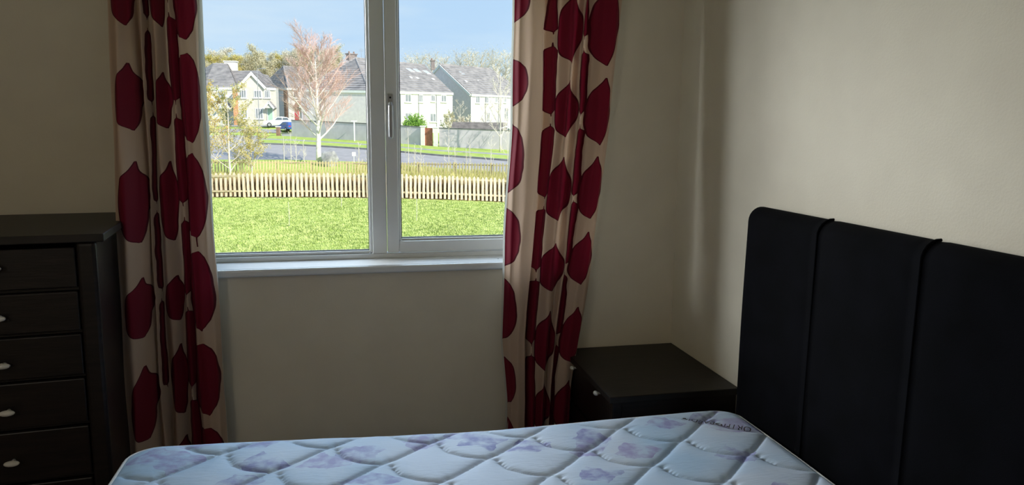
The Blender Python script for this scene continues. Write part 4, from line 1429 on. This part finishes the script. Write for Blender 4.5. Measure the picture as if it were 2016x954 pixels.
# ------------------------------------------------------------------ garden walls, gate, piers
def wall_run(name, label, pairs, th=.22):
    c = Vector(pairs[0][0])
    t = thing(name, label, 'wall', c)
    bm = bmesh.new(); cp = bmesh.new()
    for (b0, t0), (b1, t1) in zip(pairs, pairs[1:]):
        b0, b1 = Vector(b0), Vector(b1)
        if (b1 - b0).to_2d().length < .05: continue
        d = horiz(b0, b1); n_ = Vector((-d.y, d.x, 0))
        for B, zz0, zz1, hw, ex in ((bm, None, None, th / 2, 0), (cp, .0, .09, th / 2 + .05, 1)):
            v = []
            for p, q in ((b0, t0), (b1, t1)):
                lo = (p.z - .25) if not ex else q[2] + .001
                hi = q[2] if not ex else q[2] + .09
                for s, z in ((-1, lo), (1, lo), (1, hi), (-1, hi)):
                    v.append(B.verts.new(Vector((p.x, p.y, z)) + n_ * s * hw - c))
            for k in range(4):
                B.faces.new((v[k], v[(k + 1) % 4], v[4 + (k + 1) % 4], v[4 + k]))
            B.faces.new(v[0:4][::-1]); B.faces.new(v[4:8])
    for B in (bm, cp): bmesh.ops.recalc_face_normals(B, faces=B.faces)
    obj('wall_body', bm, M['block'], t); obj('coping', cp, M['kerb'], t)
    return t
WLp, WRp, GTp = S['wallL'], S['wallR'], S['gate']
wall_run('garden_wall', 'grey rendered garden wall running left from the rusty gate', WLp)
wall_run('garden_wall', 'grey rendered garden wall running right from the rusty gate', WRp)
def pier(name, label, base, h, w, material):
    b = Vector(base)
    t = thing(name, label, 'pier', b, rz=-.35)
    obj('shaft', bx(-w / 2, w / 2, -w / 2, w / 2, -.2, h, bev=.01), M[material], t)
    obj('cap', bx(-w / 2 - .07, w / 2 + .07, -w / 2 - .07, w / 2 + .07, h + .001, h + .13, bev=.02), M['white_trim'], t)
PT = S['pts']
pier('gate_pier', 'white rendered pier on the left of the rusty gate', PT['pillar2'], 2.1, .42, 'render_white')
pier('gate_pier', 'white rendered pier on the right of the rusty gate', PT['pillar3'], 2.05, .42, 'render_white')
pier('wall_pier', 'short brown pier at the left end of the low garden wall', PT['pillar1'], 1.35, .4, 'brown_panel')
g0, g1 = Vector(GTp[0][0]), Vector(GTp[1][0])
t = thing('garden_gate', 'rusty brown boarded gate between the white piers', 'gate', g0)
d = horiz(g0, g1); Lg = (g1 - g0).to_2d().length
nb_ = 6
for k in range(nb_):
    bm = bmesh.new(); obox(bm, d * (Lg * (k + .5) / nb_) + Vector((0, 0, 1.02 + (g1.z - g0.z) * (k + .5) / nb_)), d, Lg / nb_ - .012, .03, 2.0)
    obj('board', bm, M['rust_gate'], t)
for z in (.35, 1.75):
    bm = bmesh.new(); obox(bm, d * Lg / 2 + Vector((0, .035, z)), d, Lg, .035, .12); obj('ledge', bm, M['rust_gate'], t)

# ------------------------------------------------------------------ cars
def car(name, label, loc, rz, paint, estate=False):
    t = thing(name, label, 'car', loc, rz)
    # side profile (x forward), roofline kept in the greenhouse
    prof = [(-2.15, .36), (-2.2, .62), (-2.12, .88), (-1.62, .96), (1.0, .94), (1.75, .84), (2.12, .66), (2.18, .42), (2.1, .30), (-2.05, .28)]
    roof = [(-1.78, .95), (-1.05, 1.36), (-.35, 1.44), (.30, 1.38), (1.08, .935)] if not estate else [(-2.0, .92), (-1.75, 1.40), (-.4, 1.50), (.35, 1.44), (1.15, .935)]
    def extr(bm, p, hw, hw_top=None):
        L_ = [bm.verts.new((x, -(hw if not hw_top else hw - (hw - hw_top) * max(0, (z - .93) / .5)), z)) for x, z in p]
        R_ = [bm.verts.new((x, (hw if not hw_top else hw - (hw - hw_top) * max(0, (z - .93) / .5)), z)) for x, z in p]
        bm.faces.new(L_); bm.faces.new(R_[::-1])
        for i in range(len(p)):
            bm.faces.new((L_[i], R_[i], R_[(i + 1) % len(p)], L_[(i + 1) % len(p)]))
        bmesh.ops.recalc_face_normals(bm, faces=bm.faces)
        return bm
    bm = extr(bmesh.new(), prof, .88)
    bmesh.ops.bevel(bm, geom=bm.edges[:], offset=.05, segments=2, affect='EDGES')
    body = obj('body', bm, M[paint], t)
    bm = extr(bmesh.new(), roof, .80, .62)
    bmesh.ops.bevel(bm, geom=bm.edges[:], offset=.03, segments=2, affect='EDGES')
    obj('cabin', bm, M[paint], t)
    for s in (-1, 1):
        for (xa, xb) in ((-1.28, -.42), (-.36, .62)):
            bm = bmesh.new()
            zt_ = 1.30 if not estate else 1.36
            f = [(xa + (.22 if xa < -1 else .03), s * .675, zt_), (xb - (.38 if xb > .3 else .03), s * .675, zt_), (xb, s * .806, .985), (xa, s * .806, .985)]
            vsx = [bm.verts.new(q) for q in f] + [bm.verts.new((q[0], q[1] - s * .03, q[2])) for q in f]
            bm.faces.new(vsx[:4]); bm.faces.new(vsx[4:][::-1])
            for k in range(4): bm.faces.new((vsx[k], vsx[4 + k], vsx[4 + (k + 1) % 4], vsx[(k + 1) % 4]))
            bmesh.ops.recalc_face_normals(bm, faces=bm.faces)
            obj('side_window', bm, M['car_glass'], t)
        for wxp in (-1.32, 1.36):
            bm = bmesh.new(); tube(bm, [(wxp, s * .72, .31), (wxp, s * .90, .31)], [.31, .31], 18)
            wh = obj('wheel', bm, M['tyre'], t)
            bm = bmesh.new(); tube(bm, [(wxp, s * .895, .31), (wxp, s * .91, .31)], [.20, .18], 14)
            obj('wheel_rim', bm, M['alloy'], wh)
        bm = bx(-2.21, -2.12, s * .62 - .16, s * .62 + .16, .68, .84, bev=.02); obj('tail_lamp', bm, M['lamp_red'], t)
        bm = bx(1.98, 2.13, s * .62 - .18, s * .62 + .18, .60, .74, bev=.03); obj('headlamp', bm, M['lamp_clear'], t)
    for xa, za, xb, zb in ((.36, 1.365, 1.02, .975), (-1.74, .985, -1.10, 1.33)):
        bm = bmesh.new()
        q = [(xa, -.60, za + .02), (xa, .60, za + .02), (xb, .66, zb + .02), (xb, -.66, zb + .02)]
        vsx = [bm.verts.new(k) for k in q] + [bm.verts.new((k[0], k[1], k[2] - .04)) for k in q]
        bm.faces.new(vsx[:4]); bm.faces.new(vsx[4:][::-1])
        for k in range(4): bm.faces.new((vsx[k], vsx[4 + k], vsx[4 + (k + 1) % 4], vsx[(k + 1) % 4]))
        bmesh.ops.recalc_face_normals(bm, faces=bm.faces)
        obj('windscreen' if xa > 0 else 'rear_window', bm, M['car_glass'], t)
    return t
def put(k, dz=0):
    x, y, z = PT[k]
    return Vector((x, y, ground(x, y) + dz))
car('car', 'white saloon car parked before the white front-gabled house', put('car', .05), PI + .12, 'car_white')
car('car', 'blue car half hidden behind the left end of the garden wall', put('bluecar', .08), PI * .5 + .5, 'car_blue', estate=True).scale = (.86, .86, .80)

# ------------------------------------------------------------------ boulder, bush, posts, signs, shed
def rock(name, label, loc, size, seed):
    bm = bmesh.new()
    bmesh.ops.create_icosphere(bm, subdivisions=3, radius=1)
    r_ = random.Random(seed)
    planes = [(Vector((r_.gauss(0, 1), r_.gauss(0, 1), r_.gauss(0, 1))).normalized(), r_.uniform(.66, .95)) for _ in range(16)]
    for v in bm.verts:
        for n_, d_ in planes:
            k = v.co.dot(n_)
            if k > d_: v.co -= n_ * (k - d_)
        v.co *= 1 + r_.uniform(-.02, .02)
        v.co = Vector((v.co.x * size[0] * (1 - .12 * v.co.z), v.co.y * size[1], (v.co.z + .75) * size[2]))
    o_ = obj(name, bm, M['stone'])
    o_.location = loc
    return tag(o_, label, 'boulder')
rock('boulder', 'large pale grey boulder beside the birch trunk', put('boulder', -.02), (.80, .6, .86), 5)

def branchy(seed, H, R, nprim, spread, nsec, nter, start=.25, up_=.75, tw=.012, seg=3):
    """bare tree: returns (trunk bmesh, twig verts/faces as bmesh)"""
    r_ = random.Random(seed)
    tb, wb = bmesh.new(), bmesh.new()
    pts, rad = [], []
    x = y = 0
    for k in range(9):
        s = k / 8
        pts.append(Vector((x, y, H * .92 * s))); rad.append(R * (1 - .88 * s) + .008)
        x += r_.uniform(-.03, .03) * H * .12; y += r_.uniform(-.03, .03) * H * .12
    tube(tb, pts, rad, 8)
    tips = []
    def trunk_at(s):
        q = s * 8; k = min(7, int(q)); return pts[k].lerp(pts[k + 1], q - k)
    for i in range(nprim):
        s = start + (1 - start) * (i + r_.random()) / nprim * .97
        b = trunk_at(s)
        a = i * 2.4 + r_.uniform(-.5, .5)
        ln = spread * (1.12 - .62 * s) * r_.uniform(.75, 1.15)
        d = Vector((math.cos(a), math.sin(a), up_ * r_.uniform(.8, 1.3))).normalized()
        p0 = b
        P_ = [p0]
        for k in range(1, 5):
            d = (d + Vector((0, 0, .09)) + Vector((r_.uniform(-.1, .1), r_.uniform(-.1, .1), 0))).normalized()
            P_.append(P_[-1] + d * ln / 4)
        r0 = R * (1 - .85 * s) * .45
        tube(tb, P_, [r0, r0 * .8, r0 * .6, r0 * .4, tw], 5, cap=False)
        for j in range(nsec):
            q = .2 + .8 * (j + r_.random()) / nsec
            k = min(3, int(q * 4)); b2 = P_[k].lerp(P_[k + 1], q * 4 - k)
            d2 = (d + Vector((r_.uniform(-.9, .9), r_.uniform(-.9, .9), r_.uniform(-.2, .7)))).normalized()
            l2 = ln * .45 * (1.15 - .5 * q) * r_.uniform(.7, 1.2)
            e2 = b2 + d2 * l2
            m2 = b2.lerp(e2, .5) + Vector((r_.uniform(-.05, .05), r_.uniform(-.05, .05), r_.uniform(0, .08))) * l2
            tube(wb, [b2, m2, e2], [tw * 1.5, tw * 1.1, tw * .7], 3, cap=False)
            tips.append((b2, e2))
            for g in range(nter):
                q3 = r_.uniform(.15, 1)
                b3 = b2.lerp(e2, q3)
                d3 = (d2 + Vector((r_.uniform(-1, 1), r_.uniform(-1, 1), r_.uniform(-.5, .6)))).normalized()
                l3 = l2 * r_.uniform(.3, .65)
                e3 = b3 + d3 * l3
                tube(wb, [b3, b3.lerp(e3, .5) + Vector((0, 0, .04 * l3)), e3], [tw * .8, tw * .6, tw * .4], 3, cap=False)
                tips.append((b3, e3))
    return tb, wb, tips

def leaves(tips, seed, count, size, loose=.06):
    r_ = random.Random(seed)
    vs, fs = [], []
    for _ in range(count):
        a, b = tips[r_.randrange(len(tips))]
        p = a.lerp(b, r_.uniform(.2, 1.05)) + Vector((r_.gauss(0, loose), r_.gauss(0, loose), r_.gauss(0, loose)))
        u = Vector((r_.gauss(0, 1), r_.gauss(0, 1), r_.gauss(0, 1))).normalized() * size * r_.uniform(.6, 1.3)
        v = u.cross(Vector((r_.gauss(0, 1), r_.gauss(0, 1), r_.gauss(0, 1)))).normalized() * size * .6
        k = len(vs)
        vs += [p - u, p + v, p + u, p - v]
        fs.append((k, k + 1, k + 2, k + 3))
    return vs, fs

def tree(name, label, cat, loc, rz, seed, H, R, args, bark, twig, leafset=(), group=None):
    t = thing(name, label, cat, loc, rz, group)
    tb, wb, tips = branchy(seed, H, R, *args)
    obj('trunk', tb, M[bark], t, smooth=True)
    o_ = obj('twigs', wb, M[twig], t); o_['kind'] = 'stuff'
    for k, (lm, cnt, sz) in enumerate(leafset):
        vs, fs = leaves(tips, seed + 10 + k, cnt, sz)
        q = mesh_obj('foliage', vs, fs, M[lm], t); q['kind'] = 'stuff'
    return t
tree('birch_tree', 'bare white-barked birch with a reddish twig crown beside the boulder', 'tree', put('birch', -.05), .5, 11, 9.9, .23,
     (26, 4.5, 14, 17, .20, .9, .009), 'birch', 'twig_red')
tree('young_tree', 'young yellow-leaved tree close behind the nearer fence, at the far left', 'tree', put('leafy2', -.05), .2, 21, 6.6, .07,
     (13, 2.0, 7, 5, .10, 1.0, .009), 'twig_pale', 'twig_pale', (('leaf_orange', 1500, .055), ('leaf_yellow', 1500, .055)))
tree('young_tree', 'young yellow-green tree with a thin pale trunk left of the birch', 'tree', put('leafy1', -.05), 1.2, 22, 6.3, .085,
     (16, 2.7, 8, 5, .06, .6, .009), 'twig_pale', 'twig_pale', (('leaf_yellow', 3600, .06), ('leaf_olive', 1400, .055), ('leaf_green', 300, .05)))
tree('young_shrub', 'low olive shrub between the yellow-green tree and the birch', 'shrub', put('leafy3', -.05), 2.2, 23, 3.7, .05,
     (12, 1.9, 7, 5, .04, .7, .008), 'twig_pale', 'twig_pale', (('leaf_yellow', 1800, .055), ('leaf_olive', 800, .05)))
tree('bare_tree', 'bare pale tree at the right curtain, behind the farther fence', 'tree', put('bare', -.05), .9, 31, 8.2, .10,
     (15, 2.6, 8, 6, .12, 1.0, .010), 'twig_pale', 'twig_pale')
# evergreen bush
t = thing('round_bush', 'round bright green bush behind the garden wall, left of the rusty gate', 'bush', put('bush', 0))
tips = []
r_ = random.Random(9)
bm = bmesh.new()
for k in range(260):
    a = r_.uniform(0, 2 * PI); cz = r_.uniform(-.1, 1)
    d_ = Vector((math.cos(a) * math.sqrt(1 - min(1, cz * cz)), math.sin(a) * math.sqrt(1 - min(1, cz * cz)), cz))
    e_ = Vector((d_.x * 1.35, d_.y * 1.35, 1.55 + d_.z * 1.55)) * r_.uniform(.85, 1.08)
    b_ = Vector((0, 0, .5)).lerp(e_, .55)
    tube(bm, [Vector((0, 0, .1)), b_, e_], [.02, .012, .005], 3, cap=False)
    tips.append((b_, e_))
obj('stems', bm, M['twig_grey'], t)['kind'] = 'stuff'
vs, fs = leaves(tips, 4, 5200, .10)
mesh_obj('foliage', vs, fs, M['leaf_green'], t)['kind'] = 'stuff'
# bushes behind the wall at the right
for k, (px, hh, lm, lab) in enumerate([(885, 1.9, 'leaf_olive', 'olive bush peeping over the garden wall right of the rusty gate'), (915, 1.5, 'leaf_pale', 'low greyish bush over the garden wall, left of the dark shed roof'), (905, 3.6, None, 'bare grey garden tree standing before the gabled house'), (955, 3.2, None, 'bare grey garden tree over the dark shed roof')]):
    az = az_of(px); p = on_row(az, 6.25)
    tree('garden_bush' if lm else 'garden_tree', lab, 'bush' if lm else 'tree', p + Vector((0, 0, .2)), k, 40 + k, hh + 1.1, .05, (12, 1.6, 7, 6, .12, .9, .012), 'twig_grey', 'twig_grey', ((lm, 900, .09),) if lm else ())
# sheds behind the wall
def shed(name, label, loc, rz, w, d_, h, rh, wm, rm):
    t = thing(name, label, 'shed', loc, rz)
    bm = bmesh.new()
    box(bm, -w / 2, w / 2, -d_ / 2, d_ / 2, 0, h)
    for s in (-1, 1):
        poly(bm, [(-w / 2, s * d_ / 2, h), (w / 2, s * d_ / 2, h), (0, s * d_ / 2, h + rh)])
    obj('wall', bm, M[wm], t)
    bm = bmesh.new()
    for s in (-1, 1):
        quad_roof(bm, (s * (w / 2 + .15), -d_ / 2 - .1, h - .08), (s * (w / 2 + .15), d_ / 2 + .1, h - .08), (0, d_ / 2 + .1, h + rh), (0, -d_ / 2 - .1, h + rh), 6, lift=.03)
    obj('roof', bm, M[rm], t)
    bm = bmesh.new()
    for s in (-1, 1):
        bargeboard(bm, (s * (w / 2 + .15), -d_ / 2 - .1, h - .05), (0, -d_ / 2 - .1, h + rh + .03), (0, -1, 0), w=.14, th=.05)
    obj('bargeboard', bm, M['white_trim'], t)
x, y, z = PT['shed']; gz = ground(x, y)
shed('garden_shed', 'blue-grey garden shed with a shallow gable at the right curtain', (x, y, gz - .1), -.2, 1.9, 2.2, 1.75, .5, 'shed', 'shed')
p = on_row(az_of(945), 6.22)
shed('garden_shed', 'dark low shed roof over the garden wall, left of the blue-grey shed', p, 1.3, 2.6, 6.0, 1.75, .75, 'debris', 'debris')

def post(name, label, cat, loc, h, r0, r1, material, extra=None):
    t = thing(name, label, cat, loc)
    bm = bmesh.new(); tube(bm, [(0, 0, -.1), (0, 0, h)], [r0, r1], 8); obj('pole', bm, M[material], t)
    if extra: extra(t, h)
    return t
def lamp_head(t, h):
    bm = bmesh.new(); tube(bm, [(0, 0, h), (.25, -.1, h + .12), (.75, -.2, h + .16)], [.045, .04, .04], 6); a = obj('lamp_arm', bm, M['slate_metal'], t)
    bm = bmesh.new(); obox(bm, (.85, -.22, h + .15), (1, -.25, 0), .5, .16, .10, bev=.02); obj('lamp_head', bm, M['slate_metal'], t)
post('street_lamp', 'thin grey street lamp before the front-gabled house', 'lamp post', put('lamp'), 8.0, .06, .04, 'slate_metal', lamp_head)
post('white_post', 'white post standing against the garden wall, left of the window bar', 'post', put('pole'), 2.25, .075, .07, 'sign', lambda t, h: obj('cap', bx(-.32, .32, -.06, .06, h, h + .09, bev=.01), M['sign'], t))
post('verge_sign', 'small blank white notice on a stick, right of the boulder', 'sign', put('sign'), .95, .02, .02, 'sign', lambda t, h: obj('board', bx(-.15, .15, -.035, -.02, h - .28, h + .05), M['sign'], t))
ORD = ['first', 'second', 'third', 'fourth', 'fifth', 'sixth', 'seventh', 'eighth', 'ninth', 'tenth', 'eleventh', 'twelfth', 'thirteenth', 'fourteenth', 'fifteenth']
for k, (p, h) in enumerate(S['sapl']):
    x, y = p; gz = ground(x, y)
    t = thing('sapling', '%s bare sapling from the left curtain, rising behind the farther picket fence' % ORD[k], 'sapling', (x, y, gz), k * 1.7, 'saplings behind the farther fence')
    tb, wb, tips = branchy(60 + k, h, .022, 7, h * .26, 4, 2, .2, 1.2, .007)
    obj('stem', tb, M['twig_pale'], t, smooth=True); obj('twigs', wb, M['twig_pale'], t)['kind'] = 'stuff'
for (p, h), lab in zip(S['stakes'], ('thin sapling whip in the lawn, nearest the window', 'thin sapling whip in the lawn close before the picket fence', 'thin sapling whip in the lawn right of the window bar')):
    x, y = p
    t = thing('lawn_whip', lab, 'sapling', (x, y, ground(x, y)))
    bm = bmesh.new(); tube(bm, [(0, 0, 0), (.02, 0, h * .5), (.0, 0, h)], [.012, .010, .006], 5); obj('stem', bm, M['twig_pale'], t)
    bm = bmesh.new()
    for k in range(7):
        a = k * 2.4; z0 = h * (.3 + .09 * k)
        tube(bm, [(0, 0, z0), (.09 * math.cos(a), .09 * math.sin(a), z0 + .12)], [.005, .003], 3)
    obj('twigs', bm, M['twig_pale'], t)['kind'] = 'stuff'

# ------------------------------------------------------------------ tall trees on the skyline
protos = []
for k in range(5):
    dense = k < 3
    tb, wb, tips = branchy(80 + k, 12, .20, 26 if dense else 46, 3.2 if dense else 2.4, 12 if dense else 6, 8 if dense else 4, .22, .9 if dense else .8, .020 if dense else .015)
    t0 = bpy.data.meshes.new('trunk'); tb.normal_update(); tb.to_mesh(t0); tb.free(); t0.materials.append(M['twig_grey'])
    t1 = bpy.data.meshes.new('twigs'); wb.normal_update(); wb.to_mesh(t1); wb.free(); t1.materials.append(M['twig_grey'])
    vs, fs = leaves(tips, 90 + k, 16000 if dense else 4200, .075 if dense else .05, .22 if dense else .40)
    t2 = bpy.data.meshes.new('foliage'); t2.from_pydata([tuple(v) for v in vs], [], fs)
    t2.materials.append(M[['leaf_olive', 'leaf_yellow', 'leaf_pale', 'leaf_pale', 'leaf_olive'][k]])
    protos.append((t0, t1, t2))
nl = 12
for i, ((x, y), top) in enumerate(S['trees']):
    leftside = i < nl
    pr = protos[(0, 1, 2, 1, 2, 0)[i % 6] if leftside else (3, 4)[i % 2]]
    gz = ground(x, y) - .1
    lab = ('%s tall hazy leafy tree behind the left houses, from the left curtain' % ORD[i]) if leftside else ('%s tall sparse tree behind the right houses, from the window bar' % ORD[i - nl])
    t = thing('skyline_tree', lab, 'tree', (x, y, gz), i * 1.3, 'trees behind the houses')
    s = (top - gz) / 12.3
    t.scale = (s * 1.25, s * 1.25, s)
    for me, nm in zip(pr, ('trunk', 'twigs', 'foliage')):
        q = bpy.data.objects.new(nm, me); C.objects.link(q); q.parent = t
        if nm != 'trunk': q['kind'] = 'stuff'
